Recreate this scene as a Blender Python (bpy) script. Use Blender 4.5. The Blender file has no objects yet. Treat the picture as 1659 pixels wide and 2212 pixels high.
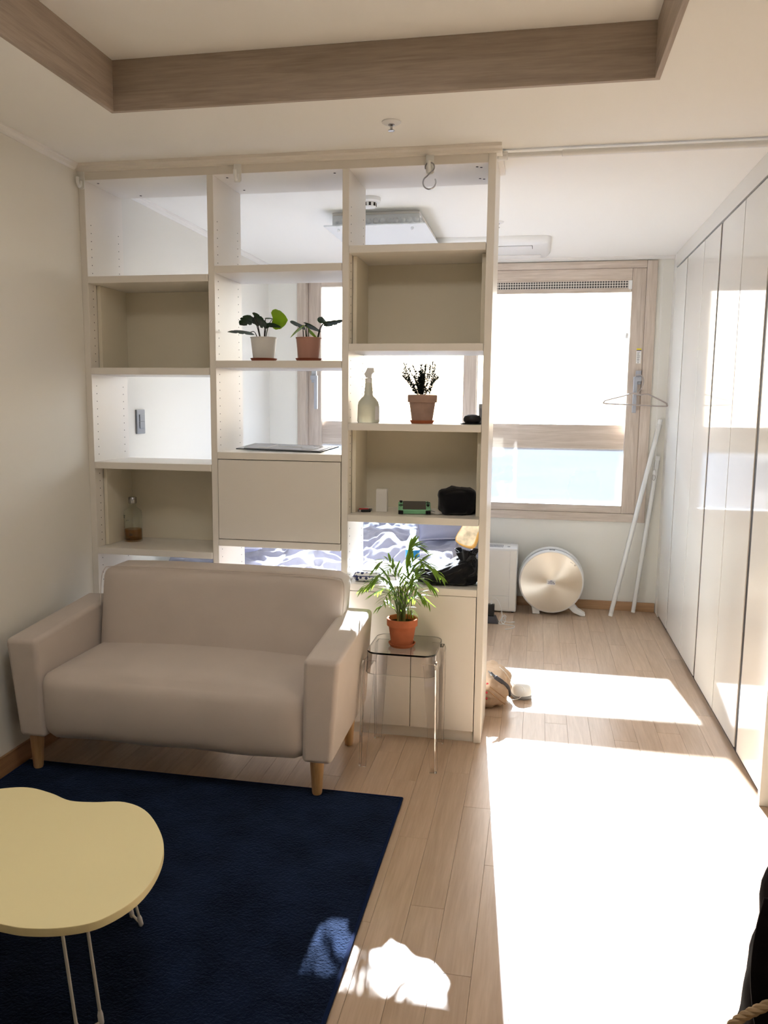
import bpy, bmesh, math, random
from mathutils import Vector, Matrix, noise
random.seed(7)
S = bpy.context.scene
COL = S.collection
PI = math.pi
# ------------------------------------------------------------------ camera
cam = bpy.data.cameras.new('camera'); camo = bpy.data.objects.new('camera', cam); COL.objects.link(camo)
cam.sensor_fit = 'HORIZONTAL'; cam.sensor_width = 36.0; cam.lens = 1733.857/1659*36.0
cam.clip_start = 0.02; cam.clip_end = 2000
YAW, PITCH, ROLL = .1871, -.1325, .0108
fw = Vector((-math.sin(YAW)*math.cos(PITCH), math.cos(YAW)*math.cos(PITCH), math.sin(PITCH)))
ri = Vector((math.cos(YAW), math.sin(YAW), 0)); up = ri.cross(fw)
r2 = math.cos(ROLL)*ri + math.sin(ROLL)*up; u2 = -math.sin(ROLL)*ri + math.cos(ROLL)*up
mw = Matrix.Identity(4)
for i in range(3):
    mw[i][0] = r2[i]; mw[i][1] = u2[i]; mw[i][2] = -fw[i]
mw.translation = (1.8674, 0, 1.3512)
camo.matrix_world = mw
S.camera = camo
# ------------------------------------------------------------------ world, sun, exposure
SUN_DIR = Vector((0.093, -1.0, -0.51)).normalized()       # the way the light travels
SKY_HAZE = (2.55, 2.80, 3.10, 1)                             # thin white haze over the whole sky
w = bpy.data.worlds.new('sky'); S.world = w; w.use_nodes = True
wn = w.node_tree.nodes; wl = w.node_tree.links
sky = wn.new('ShaderNodeTexSky'); sky.sky_type = 'NISHITA'; sky.sun_disc = False
sky.sun_elevation = math.radians(27); sky.sun_rotation = math.radians(-5); sky.dust_density = 1.5
tm = wn.new('ShaderNodeMix'); tm.data_type = 'RGBA'; tm.inputs[0].default_value = .75; tm.inputs[7].default_value = SKY_HAZE
wl.new(sky.outputs[0], tm.inputs[6]); wl.new(tm.outputs[2], wn['Background'].inputs['Color'])
wn['Background'].inputs['Strength'].default_value = 0.33
sl = bpy.data.lights.new('sun', 'SUN'); sl.energy = 11.0; sl.angle = math.radians(.7); sl.color = (.91, .985, 1.08)
so = bpy.data.objects.new('sun', sl); COL.objects.link(so)
so.rotation_euler = SUN_DIR.to_track_quat('-Z', 'Y').to_euler(); so.location = (0, 9, 6)
vs = S.view_settings
vs.view_transform = 'Standard'; vs.look = 'None'; vs.gamma = 1; vs.use_curve_mapping = False
vs.exposure = 1.9
cy = S.cycles
cy.max_bounces = 8; cy.diffuse_bounces = 4; cy.glossy_bounces = 3; cy.transmission_bounces = 8; cy.transparent_max_bounces = 10
cy.use_adaptive_sampling = True; cy.adaptive_threshold = .09; cy.adaptive_min_samples = 16
cy.caustics_reflective = False; cy.caustics_refractive = True; cy.use_denoising = True

FILL_LAMP = 2.9  # strength of the fill lamp added in the tray ceiling
# ------------------------------------------------------------------ helpers
def lin(c):
    return tuple(((v/255)/12.92 if v/255 <= .04045 else ((v/255+.055)/1.055)**2.4) for v in c) + (1,)
MATS = {}
def nodes(name):
    m = bpy.data.materials.new(name); m.use_nodes = True
    MATS[name] = m
    return m, m.node_tree.nodes, m.node_tree.links, m.node_tree.nodes['Principled BSDF']
def mat(name, rgb, rough=.5, spec=.5, metal=0, bump=0, bscale=200, var=0, vscale=6, sheen=0, coat=0, trans=0, ior=1.45, sss=0):
    m, n, l, b = nodes(name)
    c = lin(rgb)
    b.inputs['Base Color'].default_value = c; b.inputs['Roughness'].default_value = rough
    b.inputs['Specular IOR Level'].default_value = spec; b.inputs['Metallic'].default_value = metal
    b.inputs['Sheen Weight'].default_value = sheen; b.inputs['Coat Weight'].default_value = coat
    b.inputs['Coat Roughness'].default_value = .03
    b.inputs['Transmission Weight'].default_value = trans; b.inputs['IOR'].default_value = ior
    if bump or var:
        tc = n.new('ShaderNodeTexCoord')
    if var:
        t = n.new('ShaderNodeTexNoise'); t.inputs['Scale'].default_value = vscale; t.inputs['Detail'].default_value = 4
        l.new(tc.outputs['Object'], t.inputs['Vector'])
        r = n.new('ShaderNodeValToRGB')
        r.color_ramp.elements[0].position = .3; r.color_ramp.elements[1].position = .7
        r.color_ramp.elements[0].color = tuple(v*(1-var) for v in c[:3])+(1,)
        r.color_ramp.elements[1].color = tuple(min(1, v*(1+var*.6)) for v in c[:3])+(1,)
        l.new(t.outputs['Fac'], r.inputs['Fac']); l.new(r.outputs['Color'], b.inputs['Base Color'])
    if bump:
        t2 = n.new('ShaderNodeTexNoise'); t2.inputs['Scale'].default_value = bscale; t2.inputs['Detail'].default_value = 3
        l.new(tc.outputs['Object'], t2.inputs['Vector'])
        bp = n.new('ShaderNodeBump'); bp.inputs['Strength'].default_value = bump; bp.inputs['Distance'].default_value = .002
        l.new(t2.outputs['Fac'], bp.inputs['Height']); l.new(bp.outputs['Normal'], b.inputs['Normal'])
    return m
def wood(name, dark, light, axis=1, rough=.35, scale=1.0, rnd=True, bump=.05, spec=.5, tint=.12):
    """grain running along `axis` of the object, shifted and tinted for each object"""
    m, n, l, b = nodes(name)
    tc = n.new('ShaderNodeTexCoord'); mp = n.new('ShaderNodeMapping')
    sc = [18*scale]*3; sc[axis] = 1.1*scale
    mp.inputs['Scale'].default_value = sc
    oi = n.new('ShaderNodeObjectInfo')
    cx = n.new('ShaderNodeCombineXYZ'); mu = n.new('ShaderNodeMath'); mu.operation = 'MULTIPLY'; mu.inputs[1].default_value = 37.0
    l.new(oi.outputs['Random'], mu.inputs[0])
    for k in range(3): l.new(mu.outputs[0], cx.inputs[k])
    l.new(tc.outputs['Object'], mp.inputs['Vector']); l.new(cx.outputs[0], mp.inputs['Location'])
    t = n.new('ShaderNodeTexNoise'); t.inputs['Scale'].default_value = 1.6; t.inputs['Detail'].default_value = 6; t.inputs['Distortion'].default_value = 1.2
    l.new(mp.outputs[0], t.inputs['Vector'])
    t2 = n.new('ShaderNodeTexNoise'); t2.inputs['Scale'].default_value = 9; t2.inputs['Detail'].default_value = 3
    l.new(mp.outputs[0], t2.inputs['Vector'])
    ad = n.new('ShaderNodeMix'); ad.data_type = 'FLOAT'; ad.inputs[0].default_value = .35
    l.new(t.outputs['Fac'], ad.inputs[2]); l.new(t2.outputs['Fac'], ad.inputs[3])
    r = n.new('ShaderNodeValToRGB'); r.color_ramp.elements[0].position = .32; r.color_ramp.elements[1].position = .68
    r.color_ramp.elements[0].color = lin(dark); r.color_ramp.elements[1].color = lin(light)
    l.new(ad.outputs[0], r.inputs['Fac'])
    if rnd:
        hv = n.new('ShaderNodeHueSaturation'); mr = n.new('ShaderNodeMapRange')
        mr.inputs['To Min'].default_value = 1-tint; mr.inputs['To Max'].default_value = 1+tint
        l.new(oi.outputs['Random'], mr.inputs['Value']); l.new(mr.outputs[0], hv.inputs['Value'])
        l.new(r.outputs['Color'], hv.inputs['Color']); l.new(hv.outputs[0], b.inputs['Base Color'])
    else:
        l.new(r.outputs['Color'], b.inputs['Base Color'])
    b.inputs['Roughness'].default_value = rough; b.inputs['Specular IOR Level'].default_value = spec
    bp = n.new('ShaderNodeBump'); bp.inputs['Strength'].default_value = bump; bp.inputs['Distance'].default_value = .002
    l.new(t2.outputs['Fac'], bp.inputs['Height']); l.new(bp.outputs['Normal'], b.inputs['Normal'])
    return m
def pane(name, tint=(1, 1, 1), refl=.9, haze=None):
    """thin sheet: lets light straight through, mirrors by Fresnel; haze adds a whitish diffuse share"""
    m, n, l, b = nodes(name); n.remove(b)
    tr = n.new('ShaderNodeBsdfTransparent'); tr.inputs[0].default_value = tint + (1,)
    gl = n.new('ShaderNodeBsdfGlossy'); gl.inputs['Roughness'].default_value = .02
    lw = n.new('ShaderNodeLayerWeight'); lw.inputs[0].default_value = .5
    pw = n.new('ShaderNodeMath'); pw.operation = 'POWER'; pw.inputs[1].default_value = 5; l.new(lw.outputs['Facing'], pw.inputs[0])
    fr = n.new('ShaderNodeMath'); fr.operation = 'MULTIPLY_ADD'; fr.inputs[1].default_value = .90; fr.inputs[2].default_value = .03
    l.new(pw.outputs[0], fr.inputs[0])
    mx = n.new('ShaderNodeMixShader'); l.new(fr.outputs[0], mx.inputs[0])
    src = tr.outputs[0]
    if haze:
        tl = n.new('ShaderNodeBsdfTranslucent'); tl.inputs[0].default_value = lin(haze[1])
        m2 = n.new('ShaderNodeMixShader'); m2.inputs[0].default_value = haze[0]
        l.new(src, m2.inputs[1]); l.new(tl.outputs[0], m2.inputs[2]); src = m2.outputs[0]
    l.new(src, mx.inputs[1]); l.new(gl.outputs[0], mx.inputs[2])
    l.new(mx.outputs[0], n['Material Output'].inputs['Surface'])
    return m

class MB:
    def __init__(s): s.v = []; s.f = []; s.sm = []
    def add(s, vs, fs, smooth=False):
        o = len(s.v); s.v += [Vector(p) for p in vs]
        s.f += [tuple(i+o for i in f) for f in fs]; s.sm += [smooth]*len(fs); return s
    def box(s, x0, x1, y0, y1, z0, z1):
        return s.hexa([(x0,y0,z0),(x1,y0,z0),(x1,y1,z0),(x0,y1,z0)], [(x0,y0,z1),(x1,y0,z1),(x1,y1,z1),(x0,y1,z1)])
    def hexa(s, b, t):
        return s.add(list(b)+list(t), [(3,2,1,0),(4,5,6,7),(0,1,5,4),(1,2,6,5),(2,3,7,6),(3,0,4,7)])
    def prism(s, pts, z0, z1):
        n = len(pts)
        return s.add([(x,y,z0) for x,y in pts]+[(x,y,z1) for x,y in pts],
                     [tuple(range(n))[::-1], tuple(range(n,2*n))]+[(i,(i+1)%n,n+(i+1)%n,n+i) for i in range(n)])
    def extr(s, pts, off):
        """closed 3-D outline swept by a vector"""
        n = len(pts); off = Vector(off); P = [Vector(p) for p in pts]
        return s.add(P+[p+off for p in P], [tuple(range(n))[::-1], tuple(range(n,2*n))]+[(i,(i+1)%n,n+(i+1)%n,n+i) for i in range(n)])
    def lathe(s, prof, c=(0,0,0), n=24, axis='z', sx=1, sy=1):
        vs, fs = [], []; c = Vector(c)
        for r, z in prof:
            for k in range(n):
                a = 2*PI*k/n
                p = (r*math.cos(a)*sx, r*math.sin(a)*sy, z)
                if axis == 'y': p = (p[0], z, p[1])
                if axis == 'x': p = (z, p[0], p[1])
                vs.append(c+Vector(p))
        for i in range(len(prof)-1):
            for k in range(n):
                q = (i*n+k, i*n+(k+1)%n, (i+1)*n+(k+1)%n, (i+1)*n+k)
                fs.append(q if axis != 'y' else q[::-1])
        for i, fl in ((0, True), (len(prof)-1, False)):
            if prof[i][0] > 1e-6:
                q = tuple(i*n+k for k in range(n)); q = q[::-1] if fl else q
                fs.append(q if axis != 'y' else q[::-1])
        return s.add(vs, fs, True)
    def tube(s, path, r, n=8, closed=False):
        P = [Vector(p) for p in path]; m = len(P); vs, fs = [], []
        R = r if isinstance(r, (list, tuple)) else [r]*m
        t = [(P[(i+1)%m]-P[i-1] if closed else P[min(i+1,m-1)]-P[max(i-1,0)]).normalized() for i in range(m)]
        a = t[0].orthogonal().normalized()
        for i in range(m):
            a = (a-t[i]*a.dot(t[i]))
            a = a.normalized() if a.length > 1e-6 else t[i].orthogonal().normalized()
            b = t[i].cross(a)
            for k in range(n):
                q = 2*PI*k/n; vs.append(P[i]+(a*math.cos(q)+b*math.sin(q))*R[i])
        for i in range(m if closed else m-1):
            for k in range(n):
                j = (i+1)%m; fs.append((i*n+k, i*n+(k+1)%n, j*n+(k+1)%n, j*n+k))
        if not closed: fs += [tuple(range(n))[::-1], tuple((m-1)*n+k for k in range(n))]
        return s.add(vs, fs, True)
    def grid(s, fn, nu, nv, closeu=False):
        vs = [fn(i/(nu if closeu else nu-1), j/(nv-1)) for j in range(nv) for i in range(nu)]
        fs = [(j*nu+i, j*nu+(i+1)%nu, (j+1)*nu+(i+1)%nu, (j+1)*nu+i) for j in range(nv-1) for i in range(nu if closeu else nu-1)]
        return s.add(vs, fs, True)
    def xf(s, M):
        s.v = [M @ p for p in s.v]; return s
ORG = {}
def finish(o, label=None, cat=None, group=None, kind=None):
    for k, v in (('label', label), ('category', cat), ('group', group), ('kind', kind)):
        if v: o[k] = v
    return o
def add(name, mb, m, parent=None, loc=None, bevel=0, seg=2, ang=35, label=None, cat=None, group=None, kind=None, weld=False, subd=0, solid=0):
    org = ORG[parent.name] if parent else (Vector(loc) if loc else Vector((0,0,0)))
    me = bpy.data.meshes.new(name)
    me.from_pydata([p-org for p in mb.v], [], mb.f)
    me.polygons.foreach_set('use_smooth', mb.sm)
    bm = bmesh.new(); bm.from_mesh(me)
    if weld: bmesh.ops.remove_doubles(bm, verts=bm.verts, dist=1e-5)
    bmesh.ops.recalc_face_normals(bm, faces=bm.faces)
    if bevel:
        es = [e for e in bm.edges if len(e.link_faces) == 2 and e.calc_face_angle(0) > math.radians(30)]
        r = bmesh.ops.bevel(bm, geom=es, offset=bevel, segments=seg, affect='EDGES', profile=.5, clamp_overlap=True)
        for f in bm.faces: f.smooth = True
        wn_ = True
    else: wn_ = False
    bm.to_mesh(me); bm.free()
    me.set_sharp_from_angle(angle=math.radians(ang)) if any(p.use_smooth for p in me.polygons) else None
    me.materials.append(m)
    o = bpy.data.objects.new(name, me); COL.objects.link(o)
    if parent: o.parent = parent
    else: o.location = org
    ORG[o.name] = org
    if solid:
        md = o.modifiers.new('thickness', 'SOLIDIFY'); md.thickness = solid; md.offset = 0
    if wn_:
        md = o.modifiers.new('normals', 'WEIGHTED_NORMAL'); md.keep_sharp = True; md.weight = 100
    if subd:
        md = o.modifiers.new('smooth', 'SUBSURF'); md.levels = subd; md.render_levels = subd
    return finish(o, label, cat, group, kind)
def empty(name, loc, label, cat, group=None):
    o = bpy.data.objects.new(name, None); COL.objects.link(o); o.location = loc; o.empty_display_size = .05
    ORG[o.name] = Vector(loc)
    return finish(o, label, cat, group)
def B(*a): return MB().box(*a)
def catmull(pts, n=6, closed=True):
    P = [Vector(p) for p in pts]; m = len(P); out = []
    for i in range(m if closed else m-1):
        p0, p1, p2, p3 = (P[(i-1)%m], P[i], P[(i+1)%m], P[(i+2)%m]) if closed else (P[max(i-1,0)], P[i], P[i+1], P[min(i+2,m-1)])
        for k in range(n):
            t = k/n
            out.append(.5*((2*p1)+(p2-p0)*t+(2*p0-5*p1+4*p2-p3)*t*t+(3*p1-p0-3*p2+p3)*t**3))
    if not closed: out.append(P[-1])
    return out
def rrect(x0, x1, y0, y1, r, n=5):
    out = []
    for cx, cy, a in ((x1-r,y0+r,-PI/2),(x1-r,y1-r,0),(x0+r,y1-r,PI/2),(x0+r,y0+r,PI)):
        for k in range(n+1):
            q = a+PI/2*k/n; out.append((cx+r*math.cos(q), cy+r*math.sin(q)))
    return out
def smooth01(t): t = max(0, min(1, t)); return t*t*(3-2*t)

# ------------------------------------------------------------------ materials
mat('wall_paper', (236,233,224), .75, .3)
mat('wall_far', (236,234,226), .75, .3)
mat('ceiling_paper', (250,248,242), .8, .25)
mat('white_trim', (243,240,234), .4)
mat('shelf_white', (240,234,224), .33, .5)
mat('cubby_white', (236,228,208), .4, .4)
mat('hole_dark', (40,36,32), .9)
mat('gloss_white', (238,236,230), .06, .25)
mat('groove_dark', (52,48,48), .5)
mat('metal_grey', (176,180,188), .35, .5, .25)
mat('steel', (170,170,172), .25, .5, 1)
mat('white_plastic', (240,240,238), .35)
mat('black_plastic', (22,22,24), .4)
mat('sofa_fabric', (214,201,190), .9, .2, bump=.5, bscale=900, var=.05, vscale=5, sheen=.25)
mat('table_yellow', (253,238,184), .45, .4)
mat('wire_white', (228,224,212), .35)
mat('rubber_white', (236,234,230), .5)
mat('terracotta', (190,112,78), .85, .2, var=.1, vscale=30)
mat('terracotta_pale', (178,148,132), .85, .2, var=.1, vscale=30)
mat('terracotta_dark', (150,82,60), .7, .3)
mat('pot_white', (228,226,222), .5)
mat('pot_rose', (186,138,122), .55)
mat('soil', (46,36,28), 1, .1, bump=1, bscale=150)
mat('duvet', (150,151,168), .9, .2, sheen=.1, bump=.2, bscale=600)
mat('pillow_grey', (132,134,154), .9, .2, bump=.2, bscale=600)
mat('mattress', (232,230,226), .9, .2)
mat('black_cloth', (20,20,24), .95, .15, bump=.6, bscale=500, sheen=.2)
mat('black_cotton', (30,30,34), .9, .2, bump=.4, bscale=500, sheen=.3)
mat('canvas_beige', (206,180,154), .9, .15, bump=.4, bscale=500, var=.08, vscale=20)
mat('rope', (176,150,116), .9, .2)
mat('grey_strap', (70,70,76), .6)
mat('leather_dark', (22,18,18), .95, .1, bump=.3, bscale=200)
mat('red_plastic', (205,40,48), .35)
mat('mint', (138,204,158), .4)
mat('screen_dark', (64,66,68), .15)
mat('paper', (238,236,232), .7)
mat('beige_metal', (216,206,190), .35, .5, .55)
mat('vent_grey', (150,152,156), .5)
mat('clear_hook', (244,244,240), .3, .5)
mat('crystal', (240,243,245), .12, .5)
pane('amber', (.74,.46,.16))
pane('bottle_glass', (.975,.985,.975))
pane('pet', (.95,.98,1.0), haze=(.12,(230,240,250)))
mat('switch_grey', (128,132,140), .4)
mat('pet_blue', (40,150,225), .3)
mat('stool_clear', (254,251,249), .02, trans=1, ior=1.45)
mat('spray_body', (222,222,204), .35, trans=.25, ior=1.3)
mat('toast', (226,206,172), .9, .1, var=.4, vscale=22)
mat('toast_crust', (214,168,98), .9, .1)
mat('city_ground', (76,67,62), 1, 0, var=.12, vscale=.05)
mat('box_beige', (222,200,184), .7)
wood('floor_wood', (184,156,128), (208,182,156), axis=1, rough=.30, bump=.03, tint=.05, spec=.45)
wood('base_wood', (150,112,76), (186,146,106), axis=1, rough=.4)
wood('base_wood_x', (160,124,88), (196,158,120), axis=0, rough=.4)
wood('cove_wood_x', (158,142,126), (186,170,154), axis=0, rough=.5, scale=1.3, rnd=False)
wood('cove_wood_y', (158,142,126), (186,170,154), axis=1, rough=.5, scale=1.3, rnd=False)
wood('frame_wood_x', (188,172,156), (218,205,192), axis=0, rough=.45, scale=1.2)
wood('frame_wood_z', (188,172,156), (218,205,192), axis=2, rough=.45, scale=1.2)
wood('leg_wood', (196,150,98), (224,184,136), axis=2, rough=.4, scale=1.5)
pane('window_glass'); pane('lower_glass', (.90, .96, 1), haze=(.04, (200,216,240)))
pane('plastic_wrap', (.98,.98,.98), haze=(.10, (245,245,245)))
mat('light_panel', (240,247,251), .15)

def leafmat(name, rgb, trans_rgb, tr=.45, rough=.35):
    m, n, l, b = nodes(name)
    b.inputs['Base Color'].default_value = lin(rgb); b.inputs['Roughness'].default_value = rough
    tl = n.new('ShaderNodeBsdfTranslucent'); tl.inputs[0].default_value = lin(trans_rgb)
    mx = n.new('ShaderNodeMixShader'); mx.inputs[0].default_value = tr
    l.new(b.outputs[0], mx.inputs[1]); l.new(tl.outputs[0], mx.inputs[2]); l.new(mx.outputs[0], n['Material Output'].inputs['Surface'])
leafmat('leaf_dark', (44,74,44), (60,110,50), .25)
leafmat('leaf_lime', (150,180,70), (190,220,80), .5)
leafmat('leaf_palm', (78,110,50), (150,190,60), .45, .3)
leafmat('leaf_herb', (46,58,52), (60,80,60), .1, .7)
mat('stem_green', (74,92,48), .6)
mat('stem_dark', (56,52,40), .7)

# navy rug pile
m, n, l, b = nodes('rug_pile')
tc = n.new('ShaderNodeTexCoord')
t1 = n.new('ShaderNodeTexNoise'); t1.inputs['Scale'].default_value = 7; t1.inputs['Detail'].default_value = 4
t2 = n.new('ShaderNodeTexNoise'); t2.inputs['Scale'].default_value = 140; t2.inputs['Detail'].default_value = 3
for t in (t1, t2): l.new(tc.outputs['Object'], t.inputs['Vector'])
r = n.new('ShaderNodeValToRGB'); r.color_ramp.elements[0].position = .35; r.color_ramp.elements[1].position = .7
r.color_ramp.elements[0].color = lin((13,20,36)); r.color_ramp.elements[1].color = lin((24,35,58))
l.new(t1.outputs['Fac'], r.inputs['Fac']); l.new(r.outputs[0], b.inputs['Base Color'])
b.inputs['Roughness'].default_value = 1; b.inputs['Specular IOR Level'].default_value = .05
b.inputs['Sheen Weight'].default_value = .2; b.inputs['Sheen Tint'].default_value = lin((120,150,200))
bp = n.new('ShaderNodeBump'); bp.inputs['Strength'].default_value = 1; bp.inputs['Distance'].default_value = .006
l.new(t2.outputs['Fac'], bp.inputs['Height']); l.new(bp.outputs[0], b.inputs['Normal'])
mat('rug_edge', (20,34,66), .9, .1)

# printed wipes pack: white film with dark blue blots
m, n, l, b = nodes('print_wipes')
tc = n.new('ShaderNodeTexCoord'); v = n.new('ShaderNodeTexVoronoi'); v.inputs['Scale'].default_value = 55
l.new(tc.outputs['Object'], v.inputs['Vector'])
r = n.new('ShaderNodeValToRGB'); r.color_ramp.interpolation = 'CONSTANT'
r.color_ramp.elements[0].color = lin((40,48,96)); r.color_ramp.elements[1].position = .40; r.color_ramp.elements[1].color = lin((240,240,244))
l.new(v.outputs['Distance'], r.inputs['Fac']); l.new(r.outputs[0], b.inputs['Base Color']); b.inputs['Roughness'].default_value = .3
# pierced vent strip
m, n, l, b = nodes('vent_pattern')
tc = n.new('ShaderNodeTexCoord'); mp = n.new('ShaderNodeMapping'); mp.inputs['Scale'].default_value = (62, 62, 62)
v = n.new('ShaderNodeTexVoronoi'); v.inputs['Randomness'].default_value = 0; v.inputs['Scale'].default_value = 1; v.distance = 'MANHATTAN'
l.new(tc.outputs['Object'], mp.inputs[0]); l.new(mp.outputs[0], v.inputs['Vector'])
r = n.new('ShaderNodeValToRGB'); r.color_ramp.interpolation = 'CONSTANT'
r.color_ramp.elements[0].color = lin((46,44,42)); r.color_ramp.elements[1].position = .70; r.color_ramp.elements[1].color = lin((212,206,196))
l.new(v.outputs['Distance'], r.inputs['Fac']); l.new(r.outputs[0], b.inputs['Base Color'])
# brushed disc: radial anisotropy
m, n, l, b = nodes('brushed_disc')
b.inputs['Base Color'].default_value = lin((232,226,214)); b.inputs['Metallic'].default_value = 1; b.inputs['Roughness'].default_value = .34
b.inputs['Anisotropic'].default_value = .95
tg = n.new('ShaderNodeTangent'); tg.direction_type = 'RADIAL'; tg.axis = 'Y'; l.new(tg.outputs[0], b.inputs['Tangent'])

Mx = MATS
# ------------------------------------------------------------------ the room shell
HC = 2.30; YF = 5.471; YB = -1.7; XR = 3.30; XW = 2.673
fl = add('floor', B(-.05, XR, YB, YF+.1, -.06, -.008), Mx['groove_dark'], kind='structure')
# planks
PW, PL = .0925, .82
pm = None
rp = random.Random(3)
ix = 0
x = 0.0
protos = {}
while x < XR-.01:
    wdt = min(PW, XR-x); off = (ix*.37 + rp.random()*.2) % 1 * PL
    y = .75-off
    while y < YF:
        y0 = max(y, .75); y1 = min(y+PL, YF)
        if y1-y0 > .03:
            k = (round(wdt,3), round(y1-y0,3))
            if k not in protos:
                mb = B(.0003, wdt-.0003, .0004, y1-y0-.0004, -.008, 0)
                o = add('floor_plank', mb, Mx['floor_wood'], bevel=.0004, seg=1); protos[k] = o
            else:
                o = protos[k].copy(); COL.objects.link(o)
            o.parent = fl; o.location = (x, y0, 0)
        y += PL
    x += PW; ix += 1
near = B(0, XR, YB, .75, -.008, 0)
add('floor_plank', near, Mx['floor_wood'], parent=fl, kind='stuff')

add('wall_left', B(-.1, 0, YB, YF+.12, -.06, HC+.3), Mx['wall_paper'], kind='structure')
add('wall_right', B(XR, XR+.1, YB, YF+.12, -.06, HC+.3), Mx['wall_paper'], kind='structure')
add('wall_back', B(0, XR, YB-.1, YB, -.06, HC+.3), Mx['wall_paper'], kind='structure')
WX0, WX1, WZ0, WZ1 = .209, 2.579, .600, 2.277
wf = MB().box(0, WX0, YF, YF+.22, -.06, HC+.3).box(WX1, XR, YF, YF+.22, -.06, HC+.3).box(WX0, WX1, YF, YF+.22, -.06, WZ0).box(WX0, WX1, YF, YF+.22, WZ1, HC+.3)
add('wall_far', wf, Mx['wall_far'], kind='structure')
# ceiling with the raised tray
CX0, CX1, CY0, CY1, CZ = .452, 2.18, .25, 2.577, 2.452
ce = MB().box(-.02, XR, YB, CY0, HC, HC+.2).box(-.02, XR, CY1, YF+.1, HC, HC+.2).box(-.02, CX0, CY0, CY1, HC, HC+.2).box(CX1, XR, CY0, CY1, HC, HC+.2)
ceo = add('ceiling', ce, Mx['ceiling_paper'], kind='structure')
add('tray_ceiling', B(CX0-.05, CX1+.05, CY0-.05, CY1+.05, CZ, CZ+.1), Mx['ceiling_paper'], parent=ceo)
g = .016
for i, (bx, mm) in enumerate((((CX0, CX1, CY1-g, CY1, HC-.006, CZ), 'cove_wood_x'), ((CX0, CX0+g, CY0, CY1-g, HC-.006, CZ), 'cove_wood_y'),
               ((CX1-g, CX1, CY0, CY1-g, HC-.006, CZ), 'cove_wood_y'), ((CX0, CX1, CY0-g, CY0, HC-.006, CZ), 'cove_wood_x'))):
    add('trim_%d' % (i+1), B(*bx), Mx[mm], bevel=.001, seg=1, kind='structure')
# little crown along walls
def crown(name, pts2, path0, path1):
    """profile (out, down) swept from path0 to path1; 'out' is horizontal normal"""
    d = Vector(path1)-Vector(path0); d0 = d.normalized(); outv = Vector((d0.y, -d0.x, 0))
    P = [Vector(path0)+outv*a-Vector((0,0,b)) for a, b in pts2]
    mb = MB().extr(P, d); add(name, mb, Mx['white_trim'], kind='structure')
prof = [(0,0),(.022,0),(.022,.006),(.016,.010),(.012,.020),(.004,.026),(0,.026)]
crown('trim_5', prof, (0,YB,HC), (0,3.08,HC))
crown('trim_6', prof, (0,3.41,HC), (0,YF,HC))
crown('trim_7', [(0,0),(.03,0),(.03,.008),(.012,.014),(.012,.018),(0,.018)], (0,YF,HC), (2.68,YF,HC))
# baseboards
add('baseboard_left', B(0, .012, YB, 3.10, 0, .075), Mx['base_wood'], bevel=.003, kind='structure')
add('baseboard_far', B(0, 2.672, YF-.012, YF, 0, .062), Mx['base_wood_x'], bevel=.003, kind='structure')
# --- window
wi = empty('window_1', ((WX0+WX1)/2, YF, WZ0), 'wide oak-look framed window in the far wall above the round air purifier', 'window'); wi['kind'] = 'structure'
del wi['category']
def bar(n_, x0, x1, y0, y1, z0, z1, par=wi, mm=None, bev=.004):
    return add(n_, B(x0, x1, y0, y1, z0, z1), Mx[mm or ('frame_wood_x' if x1-x0 > z1-z0 else 'frame_wood_z')], parent=par, bevel=bev, seg=2)
F = .065
bar('frame_jamb', WX0, WX0+F, YF-.018, YF+.20, WZ0, WZ1); bar('frame_jamb', WX1-F, WX1, YF-.018, YF+.20, WZ0, WZ1)
bar('frame_head', WX0+F, WX1-F, YF-.018, YF+.20, WZ1-.045, WZ1); bar('frame_sill', WX0+F, WX1-F, YF-.018, YF+.20, WZ0, WZ0+.055)
def sash(x0, x1, y, st, name='sash'):
    z0, z1 = WZ0+.055, WZ1-.045
    s = bar('sash_stile', x0, x0+st, y, y+.045, z0, z1)
    bar('sash_stile', x1-st, x1, y, y+.045, z0, z1)
    bar('sash_rail', x0+st, x1-st, y, y+.045, z1-.075, z1); bar('sash_rail', x0+st, x1-st, y, y+.045, z0, z0+.052)
    add('glass_pane', B(x0+st-.005, x1-st+.005, y+.02, y+.026, z0+.04, z1-.07), Mx['window_glass'], parent=wi)
sash(1.364, WX1-F, YF-.006, .087)
sash(WX0+F, 1.455, YF+.042, .090)
# outer guard: a transom with a hazy lower pane
bar('transom', WX0+F, WX1-F, YF+.105, YF+.155, 1.072, 1.235)
add('lower_pane', B(WX0+F, WX1-F, YF+.125, YF+.131, WZ0+.05, 1.08), Mx['lower_glass'], parent=wi)
# pierced vent under the head of the right sash
add('vent_strip', B(1.46, 2.415, YF-.012, YF+.002, 2.108, 2.152), Mx['vent_pattern'], parent=wi)
bar('vent_rail', 1.452, 2.426, YF-.014, YF+.01, 2.082, 2.108); 
add('vent_end_cap', B(2.405, 2.427, YF-.016, YF+.004, 2.10, 2.156), Mx['white_plastic'], parent=wi, bevel=.003)
def handle(xc, flip):
    h = add('handle_base', B(xc-.017, xc+.017, YF-.030, YF-.006, 1.50, 1.588), Mx['metal_grey'], parent=wi, bevel=.003)
    s = -1 if flip else 1
    mb = MB().box(min(xc+s*.018, xc-s*.032), max(xc+s*.018, xc-s*.032), YF-.052, YF-.030, 1.515, 1.548)
    add('handle_lever', MB().extr([(xc+s*.018,YF-.055,1.548),(xc+s*.018,YF-.055,1.518),(xc-s*.008,YF-.055,1.518),(xc-s*.008,YF-.055,1.318),(xc-s*.031,YF-.055,1.318),(xc-s*.031,YF-.055,1.548)], (0,.024,0)), Mx['metal_grey'], parent=h, bevel=.003)
handle(2.492, False); handle(.332, True)
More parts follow.
